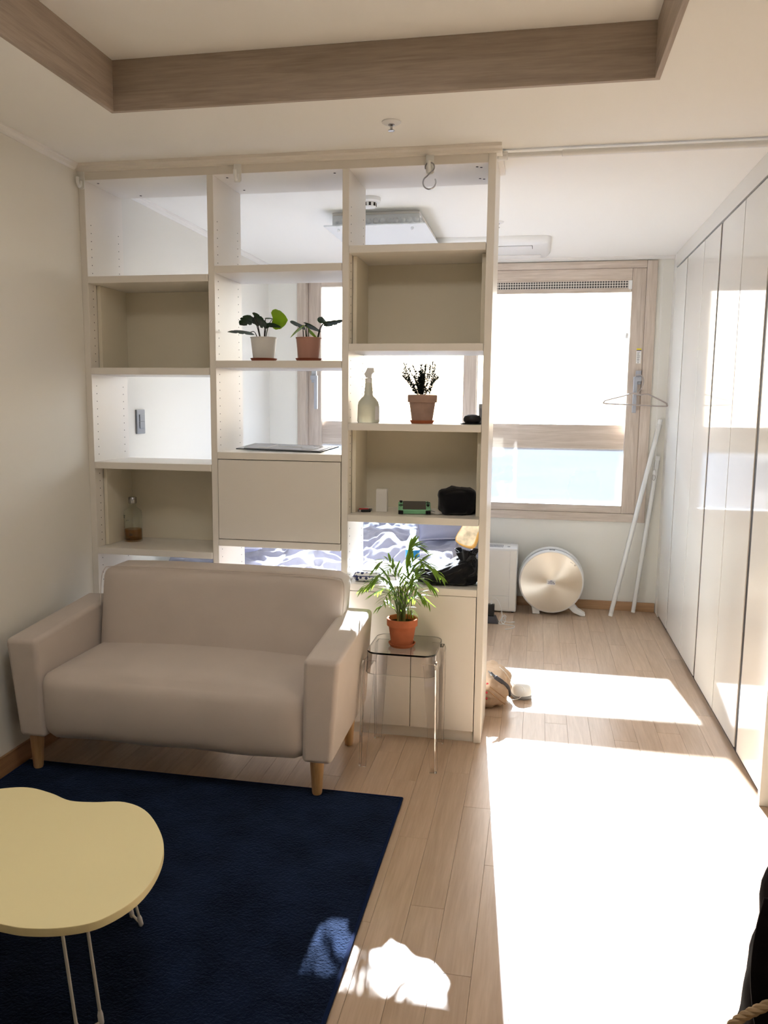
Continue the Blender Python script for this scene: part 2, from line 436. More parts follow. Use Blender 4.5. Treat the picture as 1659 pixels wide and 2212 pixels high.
# warning sticker: pale strip with a yellow head, a dark band and rows of small print
st = add('sticker', B(2.474, 2.504, YF-.0085, YF-.006, 1.634, 1.730), Mx['paper'], parent=wi)
mat('sticker_yellow', (226,210,60), .5); mat('ink_blue', (56,62,120), .5); mat('ink_grey', (120,122,126), .6)
add('sticker_head', B(2.4742, 2.5038, YF-.009, YF-.0085, 1.718, 1.7295), Mx['sticker_yellow'], parent=st)
add('sticker_band', B(2.4742, 2.5038, YF-.009, YF-.0085, 1.713, 1.718), Mx['ink_blue'], parent=st)
mb = MB()
for k in range(11):
    zz = 1.704-k*.0056; mb.box(2.478, 2.478+rp.uniform(.014,.020), YF-.009, YF-.0085, zz-.0012, zz+.0012)
mb.box(2.482, 2.492, YF-.009, YF-.0085, 1.637, 1.641)
add('small_print', mb, Mx['ink_grey'], parent=st, kind='stuff')
# ------------------------------------------------------------------ world outside
gd = add('ground_outside', B(-400, 400, 12, 600, -14.2, -14), Mx['city_ground'], kind='structure')

# ------------------------------------------------------------------ shelving partition
Y0, Y1 = 3.111, 3.410
sh = empty('shelving_unit', (.84, 3.26, 0), 'tall white open shelving partition with cubbies and doors behind the sofa', 'shelf')
UP = [(.000,.028),(.553,.580),(1.103,1.130),(1.655,1.684)]
for i, (a, b_) in enumerate(UP):
    add('upright', B(a+.0005, b_, Y0, Y1, 0, 2.24 if i < 3 else 2.272), Mx['shelf_white'], parent=sh, bevel=.0012, seg=1)
add('top_beam', B(.0005, 1.655, Y0, Y1, 2.24, 2.272), Mx['shelf_white'], parent=sh, bevel=.001, seg=1)
cp = [(Y0,2.272),(Y0-.012,2.276),(Y0-.016,2.284),(Y0-.028,2.289),(Y0-.030,2.2995),(Y1+.02,2.2995),(Y1+.018,2.289),(Y1,2.272)]
add('crown_moulding', MB().extr([(.001,y,z) for y,z in cp], (1.703,0,0)), Mx['shelf_white'], parent=sh)
bays = [(.028,.553),(.580,1.103),(1.130,1.655)]
TH = .028
shelves = {0:[1.862,1.493,1.100,.733], 1:[1.893,1.522,1.153,.791], 2:[1.957,1.587,1.279,.914,.632]}
for bi, zs in shelves.items():
    a, b_ = bays[bi]
    for z in zs:
        add('shelf_board', B(a+.001, b_-.001, Y0-.004, Y1-.002, z-TH, z), Mx['shelf_white'], parent=sh, bevel=.0015, seg=1)
for bi in (0, 1): add('shelf_board', B(bays[bi][0]+.001, bays[bi][1]-.001, Y0, Y1, .05, .078), Mx['shelf_white'], parent=sh, bevel=.0015, seg=1)
def cubby(bi, z0, z1):
    a, b_ = bays[bi]; s0 = Y0+.062
    add('cubby_side', B(a+.002, a+.018, s0, Y1-.02, z0+.0005, z1-.0005), Mx['cubby_white'], parent=sh, bevel=.001, seg=1)
    add('cubby_side', B(b_-.018, b_-.002, s0, Y1-.02, z0+.0005, z1-.0005), Mx['cubby_white'], parent=sh, bevel=.001, seg=1)
    add('cubby_back', B(a+.002, b_-.002, Y1-.02, Y1-.006, z0+.0005, z1-.0005), Mx['cubby_white'], parent=sh)
cubby(0, 1.493, 1.862-TH); cubby(0, .733, 1.100-TH); cubby(2, 1.587, 1.957-TH); cubby(2, .914, 1.279-TH)
# flap door in the middle, its box behind
add('cabinet_back', B(.582, 1.101, Y1-.016, Y1-.004, .7915, 1.1245), Mx['shelf_white'], parent=sh)
add('flap_door', B(.583, 1.100, Y0-.003, Y0+.015, .794, 1.122), Mx['shelf_white'], parent=sh, bevel=.001, seg=1)
# two-door base cabinet
add('cabinet_back', B(1.132, 1.653, Y1-.016, Y1-.004, .045, .603), Mx['shelf_white'], parent=sh)
add('cabinet_floor', B(1.132, 1.653, Y0+.02, Y1-.02, .045, .06), Mx['shelf_white'], parent=sh)
for a, b_ in ((1.133,1.3935),(1.3965,1.652)):
    add('cabinet_door', B(a, b_, Y0-.002, Y0+.016, .047, .6015), Mx['shelf_white'], parent=sh, bevel=.001, seg=1)
add('plinth', B(1.132, 1.653, Y0+.012, Y0+.028, .0, .044), Mx['shelf_white'], parent=sh)
# rows of shelf-pin holes on the uprights (too small to pick apart)
def holes(xf, side, rows):
    mb = MB()
    for yy in (Y0+.037, Y1-.040):
        for z0, z1 in rows:
            z = z0
            while z < z1:
                mb.lathe([(.0022,0),(.0022,side*.0006)], (xf, yy, z), 6, axis='x'); z += .032
    add('pin_holes', mb, Mx['hole_dark'], parent=sh, kind='stuff')
holes(.028, 1, [(1.88,2.08),(1.13,1.44),(.52,.70)])
holes(.580, 1, [(1.91,2.10),(1.55,1.85),(1.18,1.48),(.55,.75)])
holes(1.130, 1, [(1.98,2.12),(1.30,1.55),(.66,.87)])
mb = MB()
for yy in (Y0+.037,):
    for z0, z1 in ((1.52,1.82),(.76,1.06)):
        z = z0
        while z < z1: mb.lathe([(.0022,0),(.0022,.0006)], (.028, yy, z), 6, axis='x'); z += .032
    for z0, z1 in ((1.61,1.92),(.94,1.24)):
        z = z0
        while z < z1: mb.lathe([(.0022,0),(.0022,.0006)], (1.130, yy, z), 6, axis='x'); z += .032
for xx, yy in ((.06,Y0+.05),(.14,Y1-.04),(.62,Y0+.05),(.62,Y1-.06),(1.06,Y0+.05),(1.61,Y0+.05),(1.625,Y0+.06),(1.61,Y1-.09),(1.625,Y1-.08)):
    mb.lathe([(.005,2.24),(.005,2.2394)], (xx,yy,0), 10)
add('pin_holes', mb, Mx['hole_dark'], parent=sh, kind='stuff')
# clear stick-on hooks on the beam, steel S-hook
def beam_hook(x, lab, s=1):
    h = empty('adhesive_hook', (x, Y0-.002, 2.20), lab, 'hook', 'clear hooks on the shelf beam')
    P = [(px, Y0-.006, z) for px, z in [(x+a, z) for a, z in rrect(-.015,.015,2.205,2.293,.010)]]
    add('back_plate', MB().extr(P, (0,.0055,0)), Mx['clear_hook'], parent=h, bevel=.001, seg=1)
    add('prong', MB().tube(catmull([(x,Y0-.006,2.235),(x,Y0-.012,2.218),(x,Y0-.022,2.213),(x,Y0-.030,2.222),(x,Y0-.032,2.246)],4,False), .0065, 8), Mx['clear_hook'], parent=h)
    return h
beam_hook(.016, 'clear plastic hook at the wall end of the shelf beam')
beam_hook(.684, 'clear plastic hook on the beam above the middle bay, nothing on it')
beam_hook(1.439, 'clear plastic hook on the beam carrying the steel S-hook')
sp = []
for k in range(13): a = math.radians(200-k*22); sp.append((1.441+.017*math.cos(a), Y0-.022, 2.226+.017*math.sin(a)))
sp2 = []
for k in range(14): a = math.radians(115+k*21); sp2.append((1.4405+.024*math.cos(a), Y0-.022, 2.172+.024*math.sin(a)))
add('s_hook', MB().tube(catmull(sp+sp2, 2, False), .0026, 8), Mx['steel'], loc=(1.441,Y0-.022,2.148), label='bent steel S-hook hanging from the clear hook above the right bay', cat='hook')

# ------------------------------------------------------------------ wardrobes along the right
ys = [5.350, 4.957, 4.080, 3.214, 2.822]
wl_ = ['narrow glossy white wardrobe in the far corner next to the window wall', 'glossy white two-door wardrobe, second from the window wall',
       'glossy white two-door wardrobe reflecting the window, third from the window wall', 'glossy white single-door wardrobe nearest the camera']
mid = {1: 4.472, 2: 3.642}
for i in range(4):
    ya, yb = ys[i+1], ys[i]
    wd = empty('wardrobe', (3.0, (ya+yb)/2, 0), wl_[i], 'wardrobe', 'row of glossy white wardrobes')
    add('body', B(XW+.022, XR-.002, ya+.0005, yb-.0005, .0, HC-.001), Mx['groove_dark' if False else 'white_trim'], parent=wd)
    cuts = [ya] + ([mid[i]] if i in mid else []) + [yb]
    ch = {5.350:.004, 4.957:.026, 4.472:.009, 4.080:.036, 3.642:.009, 3.214:.044, 2.822:.003}
    for k in range(len(cuts)-1):
        add('door', B(XW, XW+.020, cuts[k]+ch[cuts[k]]/2, cuts[k+1]-ch[cuts[k+1]]/2, .024, 2.202), Mx['gloss_white'], parent=wd, bevel=.0012, seg=2)
    if i in mid: add('seam_strip', B(XW+.006, XW+.0215, mid[i]-.0044, mid[i]+.0044, .024, 2.202), Mx['vent_grey'], parent=wd)
    for yy, s_ in ((ya, 1), (yb, -1)):
        hw = ch[yy]/2
        if hw < .01: continue
        add('handle_channel', B(XW+.004, XW+.0215, min(yy+s_*.0006, yy+s_*(hw-.0006)), max(yy+s_*.0006, yy+s_*(hw-.0006)), .024, 2.202), Mx['groove_dark'], parent=wd)
    add('groove', B(XW+.0205, XW+.0218, ya+.0005, yb-.0005, .006, 2.214), Mx['groove_dark'], parent=wd)
    add('filler', B(XW-.001, XW+.020, ya+.0003, yb-.0003, 2.213, HC-.0005), Mx['gloss_white'], parent=wd)
    add('toe_kick', B(XW+.012, XW+.020, ya+.0005, yb-.0005, .0, .016), Mx['groove_dark'], parent=wd)
ep = empty('wardrobe_end_panel', (3.0, 2.81, 0), 'white end panel closing the near side of the wardrobe row', 'panel')
add('panel', B(XW-.014, XR-.002, 2.797, 2.8205, 0, HC-.001), Mx['gloss_white'], parent=ep, bevel=.001, seg=1)
fp = empty('wardrobe_filler_strip', (2.9, 5.41, 0), 'narrow white filler strip between the far wall and the corner wardrobe', 'panel')
add('panel', B(XW+.004, XR-.002, 5.3505, YF-.001, 0, HC-.001), Mx['white_trim'], parent=fp)

# tension rod
tr = empty('tension_rod', (1.69, 3.17, 2.27), 'white tension curtain rod spanning from the shelving to the wardrobe top', 'rod')
add('end_cap', MB().lathe([(.019,0),(.019,.006),(.016,.010),(.016,.036),(.013,.038)], (1.6845,3.17,2.2775), 20, axis='x'), Mx['metal_grey' if False else 'white_plastic'], parent=tr)
add('inner_tube', MB().lathe([(.0095,0),(.0095,.20)], (1.72,3.17,2.2775), 16, axis='x'), Mx['white_plastic'], parent=tr)
add('outer_tube', MB().lathe([(.0095,0),(.012,.002),(.012,.731)], (1.92,3.17,2.2775), 16, axis='x'), Mx['white_plastic'], parent=tr)
add('end_cap', MB().lathe([(.014,0),(.018,.004),(.018,.0195)], (2.652,3.17,2.2775), 20, axis='x'), Mx['white_plastic'], parent=tr)

# ------------------------------------------------------------------ ceiling fittings
def disc_fitting(name, c, lab, cat, r=.033, dark=True):
    e = empty(name, (c[0],c[1],HC-.03), lab, cat)
    add('rose', MB().lathe([(0,HC-.0005),(r,HC-.0005),(r,HC-.003),(r*.75,HC-.008),(r*.5,HC-.009),(0,HC-.009)][::-1], (c[0],c[1],0), 28), Mx['white_plastic'], parent=e)
    add('sprinkler_head', MB().lathe([(0,HC-.030),(.011,HC-.030),(.012,HC-.028),(.004,HC-.024),(.004,HC-.014),(.011,HC-.012),(.011,HC-.009)], (c[0],c[1],0), 14), Mx['steel'], parent=e)
disc_fitting('ceiling_sprinkler', (1.346,2.814), 'small chrome sprinkler with white rose in the ceiling before the shelving', 'sprinkler')
disc_fitting('ceiling_sprinkler', (1.625,4.36), 'small sprinkler in the bedroom ceiling before the air conditioner', 'sprinkler')
dt = empty('smoke_detector', (1.068,3.79,HC-.05), 'round white smoke detector on the bedroom ceiling above the shelving', 'detector')
add('base', MB().lathe([(.05,HC-.0005),(.05,HC-.016),(.044,HC-.022),(0,HC-.022)], (1.068,3.79,0), 28), Mx['white_plastic'], parent=dt)
add('sensor_head', MB().lathe([(.030,HC-.0215),(.028,HC-.040),(.020,HC-.046),(0,HC-.046)], (1.068,3.79,0), 24), Mx['white_plastic'], parent=dt)
mb = MB()
for k in range(8):
    a = k*PI/4+.2; mb.box(-.005,.005,-.002,.002,-.007,.007)
    mb.v[-8:] = [Matrix.Translation((1.068+.0292*math.sin(a),3.79-.0292*math.cos(a),HC-.031)) @ Matrix.Rotation(a,4,'Z') @ p for p in mb.v[-8:]]
add('vent_slots', mb, Mx['hole_dark'], parent=dt, kind='stuff')
# unseen fill lamp added in the tray ceiling to brighten sofa and table
lp = empty('tray_lamp', (1.316,1.41,CZ-.05), 'square flush LED lamp in the middle of the tray ceiling above the rug', 'lamp')
add('lamp_housing', MB().prism(rrect(1.016,1.616,1.11,1.71,.03,5), CZ-.045, CZ-.0005), Mx['white_plastic'], parent=lp, bevel=.004)
m, n, l, b = nodes('lamp_diffuser')
b.inputs['Base Color'].default_value = (.9,.9,.9,1); b.inputs['Emission Color'].default_value = (1,.97,.93,1); b.inputs['Emission Strength'].default_value = FILL_LAMP
add('diffuser', MB().prism(rrect(1.036,1.596,1.13,1.69,.02,4), CZ-.0475, CZ-.0452), Mx['lamp_diffuser'], parent=lp)
# bedroom ceiling light: crystal-sided box with a flat panel under it
cl = empty('ceiling_light', (1.05,4.37,2.2), 'square ceiling light with crystal-patterned sides and flat frosted panel', 'lamp')
LX0, LX1, LY0, LY1 = .822, 1.262, 4.05, 4.69
add('mount_plate', B(LX0, LX1, LY0, LY1, 2.286, HC-.0005), Mx['white_trim'], parent=cl, bevel=.002)
for x0, x1, y0, y1 in ((LX0,LX1,LY0,LY0+.012),(LX0,LX1,LY1-.012,LY1),(LX0,LX0+.012,LY0+.012,LY1-.012),(LX1-.012,LX1,LY0+.012,LY1-.012)):
    sp_ = add('crystal_side', B(x0,x1,y0,y1,2.226,2.2855), Mx['crystal'], parent=cl)
    mb = MB(); nx = max(1, int(round(max(x1-x0,y1-y0)/.034)))
    for k in range(nx):
        t = (k+.5)/nx
        if x1-x0 > y1-y0: c = (x0+(x1-x0)*t, y0-.001 if y0 == LY0 else y1+.001, 2.256); ax = 'y'
        else: c = (x0-.001 if x0 == LX0 else x1+.001, y0+(y1-y0)*t, 2.256); ax = 'x'
        s_ = -1 if (y0 == LY0 and ax == 'y') or (x0 == LX0 and ax == 'x') else 1
        mb.lathe([(.015,0),(.011,s_*.003),(.004,s_*.005),(0,s_*.006)], c, 8, axis=ax)
    add('crystal_facets', mb, Mx['crystal'], parent=sp_, kind='stuff')
add('panel', B(.802,1.306,3.955,4.76,2.214,2.220), Mx['light_panel'], parent=cl, bevel=.001, seg=1)
for xx in (.862,1.232):
    for yy in (4.02,4.70): add('finial', MB().lathe([(0,2.198),(.006,2.202),(.008,2.208),(.005,2.2139)], (xx,yy,0), 10), Mx['crystal'], parent=cl)
for xx in (.862,1.232):
    for yy in (4.08,4.66): add('spacer', MB().lathe([(.004,2.2205),(.004,2.286)], (xx,yy,0), 8), Mx['steel'], parent=cl)
# ceiling air conditioner
ac = empty('air_conditioner', (1.45,4.96,2.26), 'white one-way ceiling cassette air conditioner above the window', 'air conditioner')
P = rrect(.98,1.905,4.72,5.21,.05,6)
pin = [(1.4425+(x-1.4425)*.96, 4.965+(y-4.965)*.92) for x, y in P]
n_ = len(P)
mb = MB().add([(x,y,HC-.0005) for x,y in P]+[(x,y,HC-.018) for x,y in P]+[(x,y,HC-.040) for x,y in pin],
   [tuple(range(n_))]+[(i,(i+1)%n_,n_+(i+1)%n_,n_+i) for i in range(n_)]+[(n_+i,n_+(i+1)%n_,2*n_+(i+1)%n_,2*n_+i) for i in range(n_)]+[tuple(range(2*n_,3*n_))[::-1]], True)
add('casing', mb, Mx['white_plastic'], parent=ac, ang=50)
add('intake_grille', MB().prism(rrect(1.06,1.80,4.80,4.90,.012,4), HC-.0445, HC-.0402), Mx['white_plastic'], parent=ac, bevel=.001, seg=1)
add('grille_gap', MB().prism(rrect(1.057,1.803,4.797,4.903,.013,4), HC-.0412, HC-.0400), Mx['groove_dark'], parent=ac)
add('air_flap', B(1.03,1.85,5.08,5.15,HC-.046,HC-.0402), Mx['white_trim'], parent=ac, bevel=.002)
# light switch on the left wall
sw = empty('light_switch', (0,3.565,1.204), 'grey two-rocker light switch on the left wall seen through the shelving', 'switch')
add('plate', B(.0003,.010,3.525,3.605,1.203,1.317), Mx['switch_grey'], parent=sw, bevel=.003)
for z0, z1 in ((1.228,1.260),(1.2615,1.294)): add('rocker', B(.0102,.0135,3.548,3.590,z0,z1), Mx['switch_grey'], parent=sw, bevel=.0015)

# ------------------------------------------------------------------ sofa
sf = empty('sofa', (.65,2.76,0), 'beige fabric two-seat sofa with square arms on wooden legs', 'sofa')
def softhex(b, t, bev, seg=4): mb = MB().hexa(b, t); return mb
FY, RY = 2.442, 3.05
def arm(xo_t, xi_t, xo_b, xi_b):
    b_ = [(xo_b,FY+.018,.158),(xi_b,FY+.018,.158),(xi_b,RY-.02,.175),(xo_b,RY-.02,.175)]
    t_ = [(xo_t,FY,.522),(xi_t,FY,.524),(xi_t,RY-.06,.568),(xo_t,RY-.06,.566)]
    if xo_t > xi_t: b_ = [b_[1],b_[0],b_[3],b_[2]]; t_ = [t_[1],t_[0],t_[3],t_[2]]
    return MB().hexa(b_, t_)
add('armrest', arm(.050,.170,.078,.182), Mx['sofa_fabric'], parent=sf, bevel=.018, seg=4, ang=80)
add('armrest', arm(1.262,1.140,1.232,1.128), Mx['sofa_fabric'], parent=sf, bevel=.018, seg=4, ang=80)
# rear corner of the arms is rounded off: the seat and back are puffed blocks
def puff(x0, x1, fy, ry, z0, z1, nx=26, ny=16, nz=10, rad=.05, fn=None):
    """rounded block: a cube-sphere-like grid squeezed to a soft box"""
    bm = bmesh.new(); bmesh.ops.create_cube(bm, size=2); bmesh.ops.subdivide_edges(bm, edges=bm.edges, cuts=14, use_grid_fill=True)
    hx, hy, hz = (x1-x0)/2, (ry-fy)/2, (z1-z0)/2; c = Vector(((x0+x1)/2,(fy+ry)/2,(z0+z1)/2))
    mb = MB(); bm.verts.ensure_lookup_table()
    vs_ = []
    for v in bm.verts:
        # remap the parameter so that the rows bunch at the rounded edges
        p = Vector([math.copysign(abs(q)**.7, q) for q in v.co])
        q = Vector((p.x*hx, p.y*hy, p.z*hz))
        inner = Vector([max(-h+rad, min(h-rad, a)) for a, h in zip(q, (hx,hy,hz))])
        d = q-inner
        if d.length > 1e-9:
            L = max(abs(d.x),abs(d.y),abs(d.z)); d = d.normalized()*L if L < rad else d.normalized()*rad
        q = inner+d
        if fn: q = fn(q, p)
        vs_.append(c+q)
    mb.add(vs_, [tuple(v.index for v in f.verts) for f in bm.faces], True); bm.free()
    return mb
def seatfn(q, p):
    dome = (1-p.x**2)*(1-(p.y)**4)
    if p.z > 0: q = q+Vector((0,0,.022*dome*p.z))
    q = q+Vector((0, -.016*(1-p.x**4)*(1-p.z**2)*max(0,-p.y), 0))
    if p.z < 0: q = q+Vector((0, .012*max(0,-p.y)*(-p.z), .003*math.sin(p.x*9)*(-p.z)*max(0,-p.y)))
    return q
add('seat_cushion', puff(.160,1.142,FY+.006,2.93,.150,.405, rad=.055, fn=seatfn), Mx['sofa_fabric'], parent=sf, ang=80)
def backfn(q, p):
    t = (p.z+1)/2
    return q+Vector((.012*p.x*t, .085*t-.012*(1-p.x**2)*(1-p.z**2)*(1 if p.y < 0 else 0), .010*(1-p.x**4)*(1 if p.z > 0 else 0)))
add('backrest', puff(.186,1.158,2.795,2.965,.30,.700, rad=.042, fn=backfn), Mx['sofa_fabric'], parent=sf, ang=80)
add('piping', MB().tube(catmull([(1.166,2.825,.42),(1.172,2.853,.55),(1.174,2.872,.65),(1.166,2.882,.690),(1.13,2.886,.703),(.9,2.884,.708),(.5,2.884,.708),(.23,2.886,.703),(.190,2.880,.690),(.181,2.870,.65),(.182,2.853,.55)],4,False), .0018, 6), Mx['sofa_fabric'], parent=sf)
add('underframe', B(.19,1.12,2.50,3.0,.158,.30), Mx['sofa_fabric'], parent=sf, bevel=.01)
for (lx, ly, tx, ty) in ((1.160,2.545,0,0),(.100,2.53,0,0),(1.168,2.99,0,0),(.115,2.99,0,0)):
    add('leg', MB().lathe([(0,.0125 if ly < 2.57 else .0005),(.0155,.0125 if ly < 2.57 else .0005),(.0175,.018),(.0275,.17),(0,.17)], (lx,ly,0), 20), Mx['leg_wood'], parent=sf)

# ------------------------------------------------------------------ rug
rg = empty('rug', (.75,1.4,0), 'dark navy short-pile rug under the sofa and the yellow table', 'rug')
RX0, RX1, RY0_, RY1_ = .03, 1.452, .55, 2.578
def rugfn(u, v):
    x = RX0+(RX1-RX0)*u; y = RY0_+(RY1_-RY0_)*v
    return Vector((x, y, .0115+.0016*noise.noise(Vector((x*9,y*9,0)))+.0012*noise.noise(Vector((x*45,y*45,3)))))
mb = MB().grid(rugfn, 150, 210)
add('pile', mb, Mx['rug_pile'], parent=rg, ang=180)
add('backing', B(RX0, RX1, RY0_, RY1_, .0004, .0085), Mx['rug_edge'], parent=rg)
add('binding', MB().tube([(RX0,RY0_,.007),(RX1,RY0_,.007),(RX1,RY1_,.007),(RX0,RY1_,.007)], .0068, 8, closed=True), Mx['rug_edge'], parent=rg)

# ------------------------------------------------------------------ yellow table
TZ = .33
tb = empty('coffee_table', (.72,1.56,.012), 'pale yellow cloud-shaped low table on white wire legs, standing on the navy rug', 'table')
out = [(.497,1.793),(.564,1.815),(.642,1.800),(.712,1.774),(.775,1.778),(.856,1.795),(.940,1.757),(1.032,1.650),(1.076,1.545),(1.084,1.434),(1.049,1.349),(.992,1.311),(.923,1.294),(.861,1.295),
       (.74,1.31),(.60,1.35),(.48,1.42),(.40,1.52),(.385,1.63),(.425,1.74)]
op = [(p.x,p.y) for p in catmull([(x,y,0) for x,y in out], 6)]
add('table_top', MB().prism(op, TZ-.019, TZ), Mx['table_yellow'], parent=tb, bevel=.0022, seg=2)
def hairpin(f1, f2, t1, t2):
    z0 = .020
    P = [(t1[0],t1[1],TZ-.020)]+[tuple(Vector((t1[0],t1[1],TZ-.02)).lerp(Vector((f1[0],f1[1],z0)),.93)),(f1[0],f1[1],z0)]+[(f2[0],f2[1],z0)]+[tuple(Vector((t2[0],t2[1],TZ-.02)).lerp(Vector((f2[0],f2[1],z0)),.93)),(t2[0],t2[1],TZ-.020)]
    lg = add('leg', MB().tube(P, .0036, 8), Mx['wire_white'], parent=tb)
    for f, t in ((f1,t1),(f2,t2)):
        d = (Vector((t[0],t[1],TZ))-Vector((f[0],f[1],.018))).normalized()
        b0 = Vector((f[0],f[1],.0185))
        add('foot_cap', MB().tube([b0-d*.005, b0-d*.002, b0+d*.018, b0+d*.026], [.004,.0062,.0062,.0042], 10), Mx['rubber_white'], parent=lg)
hairpin((.868,1.790),(.908,1.762),(.838,1.735),(.876,1.705))
hairpin((.955,1.394),(.984,1.438),(.905,1.418),(.935,1.462))
hairpin((.50,1.42),(.47,1.47),(.53,1.47),(.51,1.51)); hairpin((.50,1.76),(.46,1.72),(.54,1.71),(.50,1.68))
# box under the table
bxo = empty('storage_box', (.46,1.49,.012), 'pale beige storage box on the rug under the yellow table', 'box')
add('box_body', B(.30,.612,1.38,1.60,.014,.20), Mx['box_beige'], parent=bxo, bevel=.004)
add('box_lid', B(.297,.615,1.377,1.603,.185,.215), Mx['box_beige'], parent=bxo, bevel=.004)

# ------------------------------------------------------------------ clear stool
SX, SY, SZ = 1.397, 2.955, .441
stl = empty('clear_stool', (SX,SY,0), 'transparent plastic stool beside the sofa carrying the palm pot', 'stool')
H_ = .131
tp = rrect(SX-H_,SX+H_,SY-H_,SY+H_,.045,6)
add('seat', MB().prism(tp, SZ-.006, SZ), Mx['stool_clear'], parent=stl, bevel=.0018, seg=2)
def ring(h, r, z): return [Vector((x,y,z)) for x,y in rrect(SX-h,SX+h,SY-h,SY+h,r,6)]
def wall_band(rings_o, th):
    mb = MB(); n = len(rings_o[0]); m_ = len(rings_o)
    vs_ = []
    for R in rings_o: vs_ += R
    for R in rings_o: vs_ += [Vector((SX,SY,p.z))+(Vector((p.x,p.y,p.z))-Vector((SX,SY,p.z)))*(1-th/H_) for p in R]
    fs_ = []
    for k in range(m_-1):
        for i in range(n):
            j = (i+1) % n
            fs_.append((k*n+i,k*n+j,(k+1)*n+j,(k+1)*n+i)); o_ = m_*n
            fs_.append((o_+k*n+j,o_+k*n+i,o_+(k+1)*n+i,o_+(k+1)*n+j))
    for i in range(n):
        j = (i+1) % n; o_ = m_*n
        fs_.append((j,i,o_+i,o_+j)); q = (m_-1)*n; fs_.append((q+i,q+j,o_+q+j,o_+q+i))
    return mb.add(vs_, fs_, True)
add('apron', wall_band([ring(H_,.045,SZ-.0065), ring(H_+.001,.045,SZ-.05), ring(H_+.003,.044,SZ-.082)], .004), Mx['stool_clear'], parent=stl, ang=40)
for sx in (-1,1):
    for sy in (-1,1):
        # angled channel leg: L-shaped section that narrows and splays towards the foot
        def sec(z, cx, cy, wd, th):
            pts = [(0,0),(wd,0),(wd,th),(th*1.6,th),(th,th*1.6),(th,wd),(0,wd)]
            return [Vector((cx-sx*a, cy-sy*b_, z)) for a, b_ in pts]
        lv = [(SZ-.030,H_+.006,.050),(SZ-.05,H_+.011,.050),(SZ-.10,H_+.012,.047),(.22,H_+.013,.040),(.02,H_+.010 if sy > 0 else H_+.016,.026),(.0005,H_+.011 if sy > 0 else H_+.017,.027)]
        if sy > 0: lv = [(z, min(h, .142), w_) for z, h, w_ in lv]
        secs = [sec(z, SX+sx*h, SY+sy*h, w_, .0055) for z, h, w_ in lv]
        k_ = 7; vs_ = [p for s_ in secs for p in s_]; fs_ = [tuple(range(k_)), tuple(range((len(secs)-1)*k_, len(secs)*k_))[::-1]]
        for q in range(len(secs)-1):
            for i in range(k_): fs_.append((q*k_+i,(q+1)*k_+i,(q+1)*k_+(i+1)%k_,q*k_+(i+1)%k_))
        lg = add('leg', MB().add(vs_, fs_), Mx['stool_clear'], parent=stl)

# ------------------------------------------------------------------ pots and plants
def pot(name, c, rt, rb, h, mt, msau, lab, cat, rim=None, sau_r=None, style='terra', grp=None):
    x, y, z = c
    e = empty(name, c, lab, cat, grp)
    zs = z+.006
    if style == 'terra':
        pr = [(0,zs+.002),(rb,zs+.002),(rt*.88,zs+h*.72),(rt*.99,zs+h*.73),(rt,zs+h-.002),(rt-.003,zs+h),(rt-.007,zs+h-.002),(rt-.009,zs+h*.75),(rb-.006,zs+.03),(0,zs+.03)]
    else:
        pr = [(0,zs+.001),(rb,zs+.001),(rt*.985,zs+h-.004),(rt+.0015,zs+h-.003),(rt+.0015,zs+h),(rt-.002,zs+h),(rb-.004,zs+.03),(0,zs+.03)]
    add('pot', MB().lathe(pr, (x,y,0), 36), Mx[mt], parent=e, ang=40)
    sr = sau_r or rb*1.25
    add('saucer', MB().lathe([(0,z+.0005),(sr*.85,z+.0005),(sr,z+.013),(sr-.003,z+.0135),(sr*.85,z+.007),(0,z+.0065)], (x,y,0), 36), Mx[msau], parent=e, ang=40)
    add('soil', MB().lathe([(0,zs+h-.018),(rt*.86,zs+h-.018),(rt*.84,zs+h-.03),(0,zs+h-.03)][::-1], (x,y,0), 24), Mx['soil'], parent=e)
    return e, zs+h
def leaf_mesh(nm, L, W, m_, fold=.25, droop=.25, n=7, cut=False):
    """leaf along +Y from the origin, face up"""
    vs_, fs_ = [], []
    for i in range(n+1):
        t = i/n; wd = W*math.sin(PI*min(1, t*.93+.06))**.75*(1-.25*t)
        if cut and i % 2 == 1: wd *= .62
        y = L*t; z = -droop*L*t*t
        vs_ += [(-wd,y,z+fold*wd),(0,y,z),(wd,y,z+fold*wd)]
    for i in range(n):
        a = i*3; fs_ += [(a,a+1,a+4,a+3),(a+1,a+2,a+5,a+4)]
    return MB().add(vs_, fs_, True)
def orient(mb, pos, az, pitch, roll=0):
    M = Matrix.Translation(pos) @ Matrix.Rotation(az,4,'Z') @ Matrix.Rotation(pitch,4,'X') @ Matrix.Rotation(roll,4,'Y')
    return mb.xf(M)
def heart_leaf(L, W, cuts=True, droop=.35, fold=.15):
    """monstera-like leaf along +Y"""
    pts = [(0,0),(.30,-.10),(.46,.02),(.52,.20),(.50,.34),(.38,.37) if cuts else (.47,.40),(.48,.46),(.42,.60),(.28,.62) if cuts else (.38,.64),(.34,.72),(.22,.86),(0,1.0)]
    vs_, fs_ = [], []
    ctr = [(0,max(0,b_)) for a, b_ in pts]
    for (a, b_) in pts: vs_.append((a*2*W, b_*L, 0))
    for (a, b_) in ctr: vs_.append((0, b_*L, 0))
    for (a, b_) in pts: vs_.append((-a*2*W, b_*L, 0))
    k = len(pts)
    for i in range(k-1): fs_ += [(i,i+1,k+i+1,k+i),(k+i,k+i+1,2*k+i+1,2*k+i)]
    vs_ = [Vector((x, y, -droop*L*(y/L)**2*.8 - fold*abs(x)*1.2)) for x, y, z in vs_]
    return MB().add(vs_, fs_, True)
